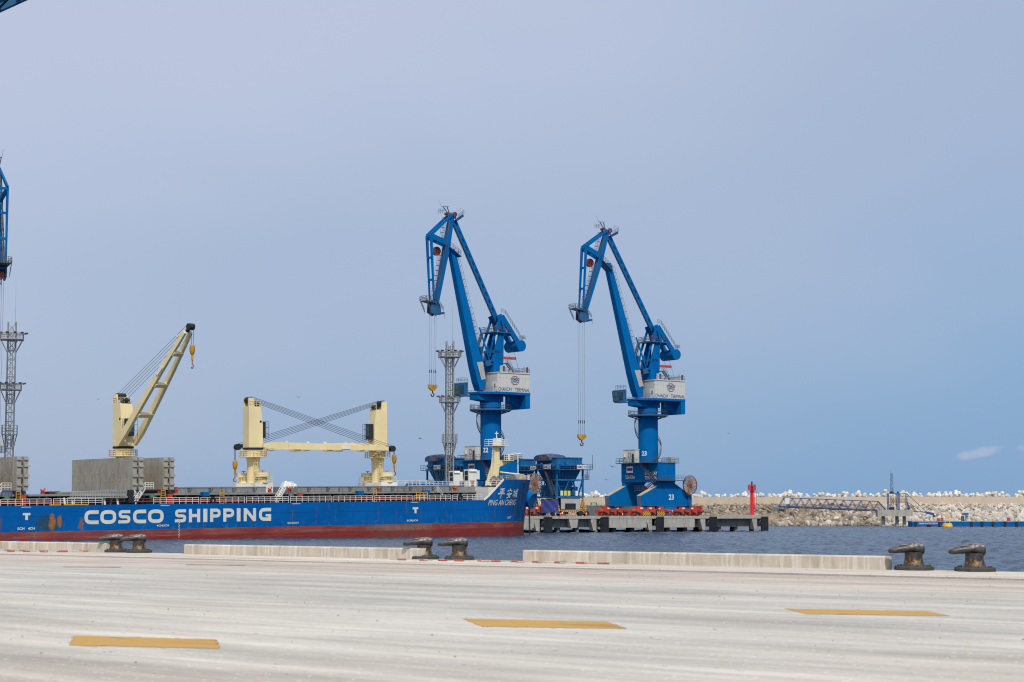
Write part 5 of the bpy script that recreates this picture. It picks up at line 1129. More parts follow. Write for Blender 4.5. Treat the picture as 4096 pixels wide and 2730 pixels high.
# ---- floodlight masts
MGALV = paint('mast_galvanised', (.27, .275, .275), .6, .2, (.15, .13, .11), .4, .55)
def mast_(loc, label):
    root = empty('floodlight_mast', loc, DA * 0 + R(12), label, 'light mast', 'tall lattice floodlight masts')
    mb = MB(); w_ = .82
    for sx_ in (-1, 1):
        for sy_ in (-1, 1): mb.tube((sx_ * w_, sy_ * w_, 0), (sx_ * w_, sy_ * w_, 41.2), .14, .12, n=8)
    z = 1.0
    while z < 39:
        for a, b in (((-w_, -w_), (w_, -w_)), ((w_, -w_), (w_, w_)), ((w_, w_), (-w_, w_)), ((-w_, w_), (-w_, -w_))):
            mb.tube((*a, z), (*b, z + 1.9), .05, n=4); mb.tube((*a, z), (*b, z), .05, n=4)
        z += 1.9
    mb.build('lattice', MGALV, root)
    mb = MB(); mb.ladder((0, 0, 0), (0, 0, 40), (1, 0, 0), .5, .5, .04, (0, .5, 0)); mb.build('ladder', MGALV, root)
    for z, rr, fl in ((38.1, 2.6, 1), (27.4, 2.4, 1), (17.9, 1.8, 0)):
        mb = MB(); mb.ring((0, 0, z - .75), .7 if 0 else .9, rr - 1.1, .12, 16) if 0 else mb.box(-rr + .2, rr - .2, -rr + .2, rr - .2, z - .75, z - .62)
        for k in range(8):
            a = R(45 * k + 22); mb.tube((w_ * 1.2 * math.cos(a), w_ * 1.2 * math.sin(a), z - 3.4), ((rr - .2) * math.cos(a), (rr - .2) * math.sin(a), z - .75), .07, n=5)
        pf = mb.build('platform', MGALV, root)
        mb = MB(); r2 = rr - .25; mb.rail([(-r2, -r2, z - .62), (r2, -r2, z - .62), (r2, r2, z - .62), (-r2, r2, z - .62), (-r2, -r2, z - .62)], 1.15 if fl else 1.9, .7, .04); mb.build('railing', MGALV, pf)
        if fl:
            mb = MB(); mb.ring((0, 0, z + .55), rr + .15, .12, .12, 20)
            for k in range(12): a = R(30 * k); mb.beam((rr * .6 * math.cos(a), rr * .6 * math.sin(a), z + .4), ((rr + .3) * math.cos(a), (rr + .3) * math.sin(a), z + .6), .1, .1)
            mb.build('light_ring', MGALV, pf)
            for k in range(12):
                a = R(30 * k + 15); c_ = V((rr + .5) * math.cos(a), (rr + .5) * math.sin(a), z + .65)
                mb = MB(); mb.beam(c_ - V(math.cos(a), math.sin(a), .1) * .25, c_ + V(math.cos(a), math.sin(a), .35) * .3, .55, .28, .5, .16); mb.build('floodlight', DGREY, pf)
    mb = MB(); mb.tube((.6, 0, 40), (.6, 0, 49.5), .04, .02, n=5); mb.build('lightning_rod', MGALV, root)
    return root
mast_((-14.7, 440, PZ), 'tall lattice floodlight mast between the cream deck crane and crane 22')
mast_((-110.3, 410, PZ), 'tall lattice floodlight mast at the left edge behind the raised hatch covers').scale = (1.035,) * 3
# ---- dust hoppers on wheels
def hopper(loc, rot, num, label):
    root = empty('mobile_hopper', loc, rot, label, 'hopper', 'blue mobile cargo hoppers on wheels')
    h4 = 4.0
    for sx_ in (-1, 1):
        for sy_ in (-1, 1):
            mb = MB(); mb.beam((sx_ * h4, sy_ * h4, 4.4), (sx_ * h4, sy_ * h4, 11.4), .38, .38); mb.build('leg', HBLUE, root)
            lg = MB(); 
            for ox_, oy_ in ((.9 * sx_, 0), (0, .9 * sy_), (-.9 * sx_, 0)):
                p_, q_ = V(sx_ * h4, sy_ * h4, 4.3), V(sx_ * h4 + ox_, sy_ * h4 + oy_, 1.0)
                lg.beam(p_, q_, .26, .26)
            lg.box(sx_ * h4 - .9, sx_ * h4 + .9, sy_ * h4 - .5, sy_ * h4 + .5, .6, 1.15)
            lo = lg.build('wheel_frame', STRIPE, root)
            for ww in (-.95, .95):
                for vv in (-.35, .35):
                    mb = MB(); mb.lathe((sx_ * h4 + ww, sy_ * h4 + vv, .62), [(.35, -.2), (.6, -.2), (.62, -.12), (.62, .12), (.6, .2), (.35, .2)], 18, 'y'); mb.build('wheel', RUBBER, lo, smooth=True)
    mb = MB()
    for z, w_ in ((4.45, .4), (8.6, .3)):
        for sg in (-1, 1): mb.beam((-h4, sg * h4, z), (h4, sg * h4, z), w_, .35); mb.beam((sg * h4, -h4, z), (sg * h4, h4, z), w_, .34)
    for sg in (-1, 1):
        mb.beam((-h4, sg * h4, 8.5), (-h4 + 1.6, sg * h4, 4.6), .18, .18); mb.beam((-.3, sg * h4, 8.5), (-2, sg * h4, 4.6), .2, .2); mb.beam((.3, sg * h4, 8.5), (h4 - .9, sg * h4, 4.6), .2, .2); mb.beam((h4 - .3, sg * h4, 8.5), (h4 - 1.6, sg * h4, 4.6), .14, .14)
        mb.beam((sg * h4, -h4, 8.5), (sg * h4, -h4 + 1.8, 4.6), .18, .18); mb.beam((sg * h4, .3, 8.5), (sg * h4, 2.2, 4.6), .2, .2); mb.beam((sg * h4, -.3, 8.5), (sg * h4, -2.2, 4.6), .2, .2)
    mb.build('frame', HBLUE, root)
    mb = MB(); mb.box(-h4 - .15, h4 + .15, -h4 - .15, h4 + .15, 4.62, 4.72); mb.build('lower_deck', BLUED, root)
    mb = MB(); mb.hexa([(-.8, -.8, 3.6), (.8, -.8, 3.6), (.8, .8, 3.6), (-.8, .8, 3.6), (-3.75, -3.75, 11.2), (3.75, -3.75, 11.2), (3.75, 3.75, 11.2), (-3.75, 3.75, 11.2)])
    bn = mb.build('hopper_bin', HBLUE, root)
    mb = MB()
    for k in range(7):
        for sg in (-1, 1):
            x = -3.3 + 1.1 * k; mb.beam((x, sg * 3.8, 11.1), (x * .25, sg * .95, 4.0), .1, .14); mb.beam((sg * 3.8, x, 11.1), (sg * .95, x * .25, 4.0), .1, .14)
    for z in (9.8, 8.3, 7.0, 5.8):
        w_ = .85 + (z - 3.6) / 7.6 * 2.95 + .03
        for sg in (-1, 1): mb.beam((-w_, sg * w_, z), (w_, sg * w_, z), .1, .1); mb.beam((sg * w_, -w_, z), (sg * w_, w_, z), .1, .1)
    mb.build('bin_ribs', BLUED, bn)
    mb = MB(); mb.box(-3.9, 3.9, -3.9, 3.9, 11.25, 14.0); mb.box(-4.05, 4.05, -4.05, 4.05, 13.75, 13.95)
    for k in range(9): mb.box(-3.6 + .9 * k - .05, -3.6 + .9 * k + .05, -3.98, 3.98, 12.6, 13.75)
    tb_ = mb.build('filter_box', HBLUE, root)
    mb = MB()
    for sg in (-1,):
        mb.tube((-3.2, -4.4, 12.1), (3.6, -4.4, 12.1), .38, n=12); mb.tube((-4.4, -3.4, 12.1), (-4.4, 3.2, 12.1), .38, n=12); mb.lathe((-1.6, -4.5, 12.1), [(.75, -.35), (.75, .3)], 16, 'x'); mb.lathe((3.4, -4.4, 11.9), [(.6, -.3), (.6, .5)], 16, 'x'); mb.lathe((-4.5, .6, 12.1), [(.7, -.3), (.7, .3)], 14, 'y')
    mb.build('air_ducts', BLUE, tb_, smooth=True)
    mb = MB(); w_ = 5.2; mb.ring((0, 0, 0), 1, 1, 1) if 0 else None
    for sg in (-1, 1): mb.box(-w_, w_ + (1.0 if sg < 0 else 0), sg * 4.65 - .55, sg * 4.65 + .55, 11.0, 11.15); mb.box(sg * 4.65 - .55, sg * 4.65 + .55, -4.1, 4.1, 11.0, 11.149)
    wk = mb.build('walkway', HBLUE, root)
    mb = MB(); mb.rail([(-w_, w_, 11.15), (-w_, -w_, 11.15), (w_ + 1.0, -w_, 11.15), (w_ + 1.0, -4.2, 11.15)], 1.15, 1.1, .05); mb.rail([(h4, -4.6, 8.8), (5.4, -4.6, 8.8), (5.4, -3.4, 8.8)], 1.1, .6, .045); mb.rail([(-h4, -h4 - .1, 4.72), (h4, -h4 - .1, 4.72)], 1.1, 1.2, .045); mb.rail([(-h4 - .1, -h4, 4.72), (-h4 - .1, h4, 4.72)], 1.1, 1.2, .045)
    mb.ladder((5.0, -4.4, 8.8), (5.0, -4.4, 11), (1, 0, 0), .6, .5, .05, (0, -.5, 0)); mb.tube((w_ + .9, -w_, 11.2), (w_ + .9, -w_, 14.6), .05, n=5); mb.stair((-4.6, -.5, 11.0), (-4.6, -3.8, 4.8), (1, 0, 0), .8); mb.build('railing', DGREY, wk)
    MB().box(3.9, 5.4, -4.7, -3.4, 8.7, 8.8).build('side_landing', HBLUE, root)
    mb = MB()
    vs = []
    n_ = 9
    for k in range(n_ + 1):
        y = -3.2 + 5.8 * k / n_
        for j in range(n_ + 1): x = -5.0 + 5.4 * j / n_; vs.append((x, y + 1.0, 14.0 + .95 * math.sin(math.pi * k / n_) ** .6 * (.55 + .45 * math.sin(math.pi * (.12 + .76 * j / n_))) + .06 * math.sin(j * 2.1 + k)))
    fs = [(k * (n_ + 1) + j, k * (n_ + 1) + j + 1, (k + 1) * (n_ + 1) + j + 1, (k + 1) * (n_ + 1) + j) for k in range(n_) for j in range(n_)]
    base_ = len(vs); vs += [(x, y, 13.2 if j in (0,) or 1 else z) for j, (x, y, z) in enumerate(vs[:base_])]
    bd = [k * (n_ + 1) for k in range(n_ + 1)] + [n_ * (n_ + 1) + j for j in range(1, n_ + 1)] + [k * (n_ + 1) + n_ for k in range(n_ - 1, -1, -1)] + [j for j in range(n_ - 1, 0, -1)]
    fs += [(bd[i], bd[(i + 1) % len(bd)], bd[(i + 1) % len(bd)] + base_, bd[i] + base_) for i in range(len(bd))]
    mb.add(vs, fs); mb.build('cover_tarp', TARP2, root, smooth=True)
    mb = MB(); mb.box(-2.7, 3.1, -4.05, -3.95, 3.0, 4.3); mb.box(-2.7, -1.5, -4.05, -3.95, 1.6, 2.99); mb.box(1.9, 3.1, -4.05, -3.95, 1.6, 2.99); mb.build('grey_skirt', GALV, root)
    MB().box(-1.5, 1.9, -3.9, 3.4, 1.5, 4.2).build('dark_opening_fill', DARK, root)  # near-black block fills the opening between the skirt flaps
    mb = MB(); mb.box(-3.3, 3.3, -4.2, -3.9, .95, 1.35); mb.box(-4.2, -3.9, -3.3, 3.3, .95, 1.35); mb.build('striped_beam', STRIPE, root)
    for k, yy in enumerate((-3.2, -1.9, .8)):
        pass
    for k, (x_, mt) in enumerate(((-3.0, GREENY), (-1.9, YEL2), (-.8, YEL2), (1.6, WHITE))):
        MB().box(x_, x_ + .8, -h4 - .22, -h4 - .17, 4.85, 6.0).build('warning_sign', mt, root)
    mb = MB(); mb.tube((2.6, 0, 5.4), (3.8, 0, 8.4), .32, n=10); mb.box(2.0, 3.6, -2.6, -1.0, 4.73, 7.0); mb.box(-3.4, -1.8, 0, 3.0, 4.73, 7.4); mb.build('power_unit', HBLUE, root)
    mb = MB()
    for (o_, rt, up_) in (((1.2, -w_ - .08, 11.25), (1, 0, 0), (0, 0, 1)), ((-w_ - .08, -.6, 11.25), (0, -1, 0), (0, 0, 1))):
        o_, rt = V(*o_), V(*rt); mb.add([o_, o_ + rt * 1.75, o_ + rt * 1.75 + V(0, 0, .95), o_ + V(0, 0, .95)], [(0, 1, 2, 3)]); mb.add([o_ + rt * 1.9, o_ + rt * 2.8, o_ + rt * 2.8 + V(0, 0, .95), o_ + rt * 1.9 + V(0, 0, .95)], [(0, 1, 2, 3)])
    sg_ = mb.build('name_plates', WHITE, root); mb = MB()
    for (o_, rt, nn_) in (((1.2, -w_ - .11, 11.25), (1, 0, 0), 0), ((-w_ - .11, -.6, 11.25), (0, -1, 0), 0)):
        o_, rt = V(*o_), V(*rt); letter(mb, 'SGMC', o_ + rt * .12 + V(0, 0, .17), rt, (0, 0, 1), 1.5, .6, .02); letter(mb, str(num), o_ + rt * 2.05 + V(0, 0, .17), rt, (0, 0, 1), .6, .6, .02)
    mb.build('plate_lettering', DARK, sg_)
    return root
m = Mat('yellow_black_stripes'); xyz_ = m.xyz()
sm = m.math('ADD', m.math('ADD', xyz_[0], xyz_[1]), xyz_[2]); sm = m.math('MODULO', m.math('ADD', m.math('MULTIPLY', sm, 1.6), 100.), 1.0)
STRIPE = m.fin(m.mix(m.math('GREATER_THAN', sm, .42), (.02, .02, .02), (.70, .36, .02)), .6)
YEL2 = paint('sign_yellow', (.62, .62, .10), .6); GREENY = paint('sign_pale', (.55, .65, .45), .6)
TARP2 = paint('hopper_cover', (.02, .055, .16), .75, .3, (.19, .15, .12), .9, .47, (1, 1, 1), .6)
hopper((11.4, 451.0, PZ), R(37), 21, 'blue wheeled hopper with a blue sheet, nearest and rightmost of the three')
hopper((.4, 462.5, PZ), R(37), 21, 'blue wheeled hopper in the middle, half hidden behind crane 22 and the right hopper')
hopper((-15.1, 456.5, PZ), R(37), 22, 'blue wheeled hopper left of crane 22, behind the floodlight mast')
# ================================================================== REST OF THE PORT
def P2(t, g, z=PZ): return V(*dk(t, g, z))
mb = MB(); mb.add([(0, 0, 0), (5.6, 0, .2), (5.8, 0, 3.5), (.1, 0, 3.7)], [(0, 1, 2, 3)])
vs = []; n_ = 10
for j in range(n_ + 1):
    for i in range(n_ + 1): vs.append((4.2 * i / n_, .12 * math.sin(i * 1.3 + j) + .35 * (j / n_) * (1 - j / n_) * math.sin(i * .9), 3.4 * j / n_ + .25 * math.sin(math.pi * i / n_) * (-1 if j == n_ else 0)))
mb = MB(); mb.add(vs, [(j * (n_ + 1) + i, j * (n_ + 1) + i + 1, (j + 1) * (n_ + 1) + i + 1, (j + 1) * (n_ + 1) + i) for j in range(n_) for i in range(n_)])
o = mb.build('blue_sheet', TARP, None, rot=R(-12), smooth=True); o.location = (6.9, 445.2, PZ + .75); tag(o, 'crumpled dark blue sheet hung on the left side of the right hopper', 'tarpaulin')
# containers behind crane 23
CBLUE = paint('container_blue', (.01, .13, .36), .55); CGREY = paint('container_grey', (.16, .17, .18), .6)
def container(t, g, L_, mt, label, words=None, wm=None, H_=2.6):
    r_ = empty('shipping_container', P2(t, g), DA, label, 'container', 'shipping containers on the pier')
    mb = MB(); vs = []; k = 0; x = .0
    prof = []
    while x < L_ - .1: prof += [(x, 0), (x + .12, 0), (x + .16, .05), (x + .26, .05)]; x += .30
    prof.append((L_, 0))
    n_ = len(prof); vs = [(a, b, z) for z in (.12, H_ - .1) for a, b in prof] ; mb.add(vs, [(i, i + 1, n_ + i + 1, n_ + i) for i in range(n_ - 1)])
    mb.box(.02, L_ - .02, .07, 2.4, .05, H_ - .03); mb.build('body', mt, r_)
    mb = MB()
    for a in (0, L_ - .14): mb.box(a, a + .14, -.04, .1, 0, H_)
    mb.box(.14, L_ - .14, -.04, .06, 0, .14); mb.box(.14, L_ - .14, -.04, .06, H_ - .12, H_); mb.build('frame', mt, r_)
    if words:
        mb = MB(); letter(mb, words[0], (words[1], -.03, words[2]), (1, 0, 0), (0, 0, 1), words[3], words[4], .02); mb.build('lettering', wm, r_)
container(40.5, 22, 6.1, CGREY, 'grey container with red letters left of the crane 23 legs', ('fesco', .6, .7, 4.2, 1.2), INKR)
container(63.0, 22, 7.5, CBLUE, 'blue container with white letters behind the crane 23 bogies', ('COAM', 2.6, .8, 3.4, .8), WHITE)
container(66.2, 15, 6.1, DRED, 'dark red container at the right of the crane 23 bogies')
container(50.0, 22.5, 6.1, HOUSE, 'white container behind the left bogies of crane 23')
# small red equipment, drive cabinet and cones near the crane
r_ = empty('red_bin_trailer', P2(57.6, 4), DA, 'small red wheeled bin at the right end of the crane rails', 'equipment')
mb = MB(); mb.ext([(0, 0, .5), (2.6, 0, .5), (2.9, 0, 1.7), (1.8, 0, 1.5), (1.4, 0, 1.0), (.9, 0, 2.1), (.1, 0, 2.1)], (0, 1.4, 0)); mb.build('body', RED, r_)
for x in (.5, 2.2): MB().lathe((x, -.1, .38), [(.38, -.1), (.38, .2)], 12, 'y').build('wheel', RUBBER, r_)
r_ = empty('red_cable_winch', P2(39.6, 1.6), DA, 'upright red cabinet with a round reel between the near bogies of crane 23', 'equipment')
MB().box(0, 2.0, 0, 1.4, .0, 3.1).build('body', RED, r_); MB().ring((.6, -.12, 1.9), .28, .35, .12, 20, 'y').build('reel', REELR, r_)
def cone(t, g, label, s_=1.0):
    r_ = empty('traffic_cone', P2(t, g), 0, label, 'cone', 'traffic cones on the pier'); mb = MB(); mb.box(-.25, .25, -.25, .25, 0, .05); mb.lathe((0, 0, .05), [(.2, 0), (.04, .85)], 10); mb.build('body', RED, r_); MB().lathe((0, 0, .38), [(.142, 0), (.10, .25)], 10).build('band', WHITE, r_); r_.scale = (s_,) * 3
for t, g, lb, s_ in ((11.0, 2, 'traffic cone left of the tallest one under the right hopper', 1), (12.6, 1.4, 'tallest traffic cone in front of the right hopper', 1.5), (13.4, 3, 'traffic cone just right of the tallest one', 1), (16.5, 2.2, 'traffic cone alone under the right half of the hopper', .9), (20.3, 1.6, 'traffic cone between the hopper wheels and the grey container', 1.2), (31.5, 1.0, 'traffic cone by the left bogies of crane 23', 1), (64.8, 1.5, 'traffic cone at the left end of the raised pier slab', .8)): cone(t, g, lb, s_)
for t, g, lb in ((14.4, 2.2, 'stacked timber pallets under the right hopper'), (38.2, 1.0, 'striped barrier left of the upright red cabinet'), (43.0, .9, 'striped barrier right of the upright red cabinet')):
    mb = MB()
    if 'pallet' in lb:
        for k in range(3): mb.box(0, 1.6, 0, 1.1, .18 * k + .02, .18 * k + .14)
        o = mb.build('pallet_stack', PLANK)
    else: mb.box(0, 2.6, 0, .12, .1, 1.1); mb.box(.2, .4, -.3, .5, 0, .1); mb.box(2.2, 2.4, -.3, .5, 0, .1); o = mb.build('striped_barrier', STRIPE)
    o.location = P2(t, g); o.rotation_euler = (0, 0, DA); tag(o, lb, 'pallets' if 'pallet' in lb else 'barrier')
# low clutter on the deck: crane rails and stacked gear
mb = MB()
for g in (5.6, 17.6): mb.add([dk(-190, g, PZ + .02), dk(64, g, PZ + .02), dk(64, g + .15, PZ + .02), dk(-190, g + .15, PZ + .02)], [(0, 1, 2, 3)])
struct(mb, 'crane_rail', DARK)
# mooring line running down from the hopper side to the bow
mb = MB(); a, b = V(5.6, 441, 11.0), V(13.8, 441.5, 5.0); a = V(4.4, 400, 9.6); b = V(*dk(11.4, .6, 4.3))
pts = [a.lerp(b, k / 12) - V(0, 0, 1.2 * math.sin(math.pi * k / 12)) for k in range(13)]; mb.path(pts, .06, 5); tag(mb.build('mooring_line', ROPEG), 'long mooring rope slanting from the bow down to the pier', 'rope')
mb = MB(); a = V(3.2, 398, 6.0); b = V(*dk(7.6, .3, 3.9)); pts = [a.lerp(b, k / 10) - V(0, 0, .8 * math.sin(math.pi * k / 10)) for k in range(11)]; mb.path(pts, .06, 5); tag(mb.build('mooring_line', ROPEG), 'short slack mooring rope between the bow and the pier edge', 'rope')
# green sign on the sea wall
r_ = empty('green_sign', (32.2, bwp(32) + 14.5, 7.0), 0, 'small green sign in front of the sea wall left of crane 23', 'sign')
mb = MB(); mb.box(-1.25, 1.25, 0, .1, .2, 2.0); mb.build('board', GREEN, r_); mb = MB()
for z in (1.5, 1.1, .7): mb.box(-.8, .8, -.03, 0, z, z + .14)
mb.build('text_lines', WHITE, r_); MB().box(-.1, .1, .1, .2, -1.5, 1.6).build('post', GALV, r_)
# ---- red light beacon on the pier end
bc = empty('light_beacon', (62.5, 488, PZ + .28), 0, 'tall red round beacon tower on the end of the pier', 'beacon')
mb = MB(); mb.lathe((0, 0, 0), [(.47, 0), (.47, 6.2), (.62, 6.35)], 24); mb.build('tower', REDL, bc, smooth=True)
mb = MB(); mb.lathe((0, 0, 6.35), [(1.0, 0), (1.0, .12)], 20); mb.crail((0, 0, 6.4), .98, n=10, h=1.25, step=.6, r=.05)
for k in range(6): a = R(60 * k); mb.beam((.95 * math.cos(a), .95 * math.sin(a), 6.4), (1.0 * math.cos(a), 1.0 * math.sin(a), 8.0), .12, .12)
mb.ladder((.62, -.15, 1.5), (.62, -.15, 6.4), (0, 1, 0), .4, .35, .03, (.45, 0, 0)); mb.build('gallery', REDL, bc)
mb = MB(); mb.lathe((0, 0, 6.5), [(.3, 0), (.3, .9), (.16, 1.0), (.16, 1.6), (.22, 1.7), (.1, 2.2)], 12); mb.build('lantern', DARK, bc, smooth=True); MB().tube((.3, 0, 7), (.3, 0, 9.3), .025, n=4).build('aerial', DGREY, bc)
# ---- dolphin platform with lifting frame, gangway bridge, lattice mast
pf = empty('concrete_dolphin', (137.5, 675, 0), R(-4), 'concrete platform on three round piles beside the rock slope', 'platform')
MB().box(-6.2, 6.4, -3, 3, 3.7, 5.95).build('cap', CONC, pf)
for x in (-3.9, 1.0, 3.6): MB().tube((x, 0, -3), (x, 0, 3.69), .62, n=14).build('pile', CONC, pf, smooth=True)
TB = paint('truss_blue', (.022, .075, .22), .55, .15, (.2, .15, .12), .3)
fr_ = empty('lifting_frame', (137.3, 675, 5.95), R(-4), 'blue two bay steel frame standing on the concrete platform', 'steel frame')
mb = MB()
for x in (-1.9, 1.2, 2.0, 4.7):
    for y in (-1.5, 1.5): mb.beam((x, y, 0), (x, y, 5.9), .24, .24)
for z in (2.8, 5.8):
    for y in (-1.5, 1.5): mb.beam((-1.9, y, z), (4.7, y, z), .22, .22)
    for x in (-1.9, 1.2, 2.0, 4.7): mb.beam((x, -1.5, z), (x, 1.5, z), .26, .26)
mb.build('columns', TB, fr_); mb = MB(); mb.rail([(-1.9, -1.6, 2.9), (4.7, -1.6, 2.9)], 1.1, .9, .05)
mb.build('railing', DGREY, fr_)
mb = MB(); mb.lathe((-.5, 0, 6.0), [(.8, 0), (.75, .35), (.3, .7)], 14); mb.lathe((1.7, 0, 6.0), [(.3, 0), (.3, .6)], 10); mb.build('winch', DARK, fr_)
MB().lathe((0, -1.2, 3.0), [(.45, 0), (.5, .3), (.3, .7)], 12).build('orange_float', HOOKY, fr_)
mb = MB(); mb.box(-1.6, .2, -1.4, -.5, 0, 1.0); mb.box(5.0, 5.5, -1.2, -.6, 0, .8); mb.build('pump_box', DARK, fr_)
mb = MB(); mb.beam((4.7, -1, 3.0), (5.6, -1, .2), .5, .4); mb.build('ram', TB, fr_)
am = empty('boarding_arm', (142.5, 674, 5.5), R(-6), 'thin blue arm reaching from the platform down to the pontoon', 'gangway arm')
mb = MB(); mb.beam((-.6, 0, .15), (6.2, 0, -.45), .9, .28); mb.beam((6.2, 0, -.45), (9.0, 0, -1.15), 1.1, .7, .9, .9); mb.beam((9.0, 0, -1.4), (9.0, 0, -2.2), .7, .9); mb.build('beam', TB, am)
mb = MB()
for y in (-.4, .4): mb.tube((-.5, y, 6.3), (6.4, y, -.3), .05, n=4); mb.tube((-.5, y, 3.3), (5.0, y, -.2), .04, n=4)
mb.build('stay_cables', DARK, am)
lm = empty('lattice_mast', (137.2, 676.5, 5.95), 0, 'slim grey lattice mast rising above the blue frame', 'mast')
mb = MB()
def leg_(a, z): w_ = .62 - .012 * z; return V(w_ * math.cos(a), w_ * math.sin(a), z)
for k in range(3):
    a = R(120 * k + 20); a2 = R(120 * k + 140); mb.tube(leg_(a, 0), leg_(a, 13), .05, n=4)
    z = 0; i = 0
    while z < 12.5: mb.tube(leg_(a if i % 2 else a2, z), leg_(a2 if i % 2 else a, z + 1.1), .035, n=4); z += 1.1; i += 1
    for z in (2.2, 7.2, 7.8, 12.9): mb.tube(leg_(a, z), leg_(a2, z), .05, n=4)
mb.tube((-.5, 0, 13), (-.5, 0, 14.2), .03, n=4); mb.build('lattice', DGREY, lm)
gw = empty('truss_footbridge', (97.9, 688, 7.3), math.atan2(-12, 36.5), 'long blue truss footbridge from the breakwater to the concrete platform', 'footbridge')
LG = 38.8; mb = MB(); sl_ = lambda x, z: z - x * .042
hh = lambda x: 3.3
for y in (-1.2, 1.2):
    mb.beam((.2, y, sl_(.2, .1)), (LG, y, sl_(LG, .1)), .26, .3); mb.beam((1.9, y, sl_(1.9, 3.2)), (LG - 2.6, y, sl_(LG - 2.6, 3.2)), .24, .26)
    mb.beam((.3, y, sl_(.3, .2)), (1.9, y, sl_(1.9, 3.2)), .2, .2); mb.beam((LG - 2.6, y, sl_(LG, 3.2)), (LG, y, sl_(LG, .2)), .22, .22)
    n_ = 11; st_ = (LG - 4.5) / n_
    for k in range(n_):
        x = 1.9 + st_ * k; mb.beam((x, y, sl_(x, 3.1)), (x + st_ / 2, y, sl_(x, .2)), .15, .15); mb.beam((x + st_ / 2, y, sl_(x, .2)), (x + st_, y, sl_(x + st_, 3.1)), .15, .15)
mb.build('truss', TB, gw)
mb = MB(); mb.beam((.2, 0, .02), (LG, 0, sl_(LG, .02)), 2.2, .16); mb.beam((.2, -.9, -.25), (LG - 2, -.9, sl_(LG, -.2)), .3, .3); mb.build('walkway_deck', DGREY, gw); mb = MB(); mb.rail([(.4, -1.0, .1), (LG, -1.0, sl_(LG, .1))], 1.0, 1.6, .04); mb.build('handrail', GALV, gw)
MB().box(2.6, 4.2, -1.35, -1.3, .9, 3.0).build('white_board', WHITE, gw)
ab = empty('bridge_abutment', (97.6, 692, 5.2), R(-18), 'dark concrete abutment under the shore end of the footbridge', 'abutment'); MB().ext([(-1.5, -1.5, .2), (3.0, -1.5, .2), (3.0, -1.5, 1.2), (-1.5, -1.5, 1.9)], (0, 4, 0)).build('block', CONCD, ab)
# person on the platform
def person(loc, rot, label):
    me = bpy.data.meshes.new('person'); bm = bmesh.new(); J_ = {}
    pts = dict(pel=(0, 0, .95), ch=(0, 0, 1.35), nk=(0, 0, 1.50), hd=(0, .02, 1.66), ht=(0, .02, 1.76), ls=(-.19, 0, 1.42), le=(-.26, .04, 1.12), lh=(-.22, .2, .95), rs=(.19, 0, 1.42), re=(.27, 0, 1.13), rh=(.26, .12, .88), lp=(-.10, 0, .9), lk=(-.12, .03, .5), lf=(-.13, -.02, .08), lt=(-.13, .16, .04), rp=(.10, 0, .9), rk=(.13, .05, .5), rf=(.14, .04, .08), rt=(.14, .22, .04))
    rad = dict(pel=.15, ch=.16, nk=.06, hd=.10, ht=.08, ls=.07, le=.05, lh=.04, rs=.07, re=.05, rh=.04, lp=.10, lk=.065, lf=.05, lt=.04, rp=.10, rk=.065, rf=.05, rt=.04)
    for k, p_ in pts.items(): J_[k] = bm.verts.new(p_)
    for a, b in ('pel ch', 'ch nk', 'nk hd', 'hd ht', 'ch ls', 'ls le', 'le lh', 'ch rs', 'rs re', 're rh', 'pel lp', 'lp lk', 'lk lf', 'lf lt', 'pel rp', 'rp rk', 'rk rf', 'rf rt') and [s_.split() for s_ in ('pel ch', 'ch nk', 'nk hd', 'hd ht', 'ch ls', 'ls le', 'le lh', 'ch rs', 'rs re', 're rh', 'pel lp', 'lp lk', 'lk lf', 'lf lt', 'pel rp', 'rp rk', 'rk rf', 'rf rt')]: bm.edges.new((J_[a], J_[b]))
    bm.to_mesh(me); bm.free(); o = bpy.data.objects.new('person', me); C.objects.link(o); o.modifiers.new('skin', 'SKIN'); o.modifiers.new('sub', 'SUBSURF').levels = 1
    if not me.skin_vertices: me.attributes.new('skin', 'FLOAT', 'POINT') if 0 else None
    bpy.context.view_layer.objects.active = o
    for i, k in enumerate(pts):
        s_ = me.skin_vertices[0].data[i]; s_.radius = (rad[k], rad[k] * .85); s_.use_root = (k == 'pel')
    dg = bpy.context.evaluated_depsgraph_get(); m2 = bpy.data.meshes.new_from_object(o.evaluated_get(dg)); o.modifiers.clear(); o.data = m2
    m2.materials.clear(); [m2.materials.append(x) for x in (ORANGE, SKIN, DARK)]
    for p_ in m2.polygons: z = p_.center.z; p_.material_index = 1 if z > 1.5 else (0 if z > .55 else 2)
    m2.shade_smooth(); o.location = loc; o.rotation_euler = (0, 0, rot); tag(o, label, 'person')
    MB().lathe((0, .02, 1.70), [(.125, 0), (.12, .06), (.05, .12)], 12).build('helmet', WHITE, o, smooth=True)
person((142.9, 673.2, 5.95), R(200), 'person in orange overalls standing at the right end of the concrete platform')
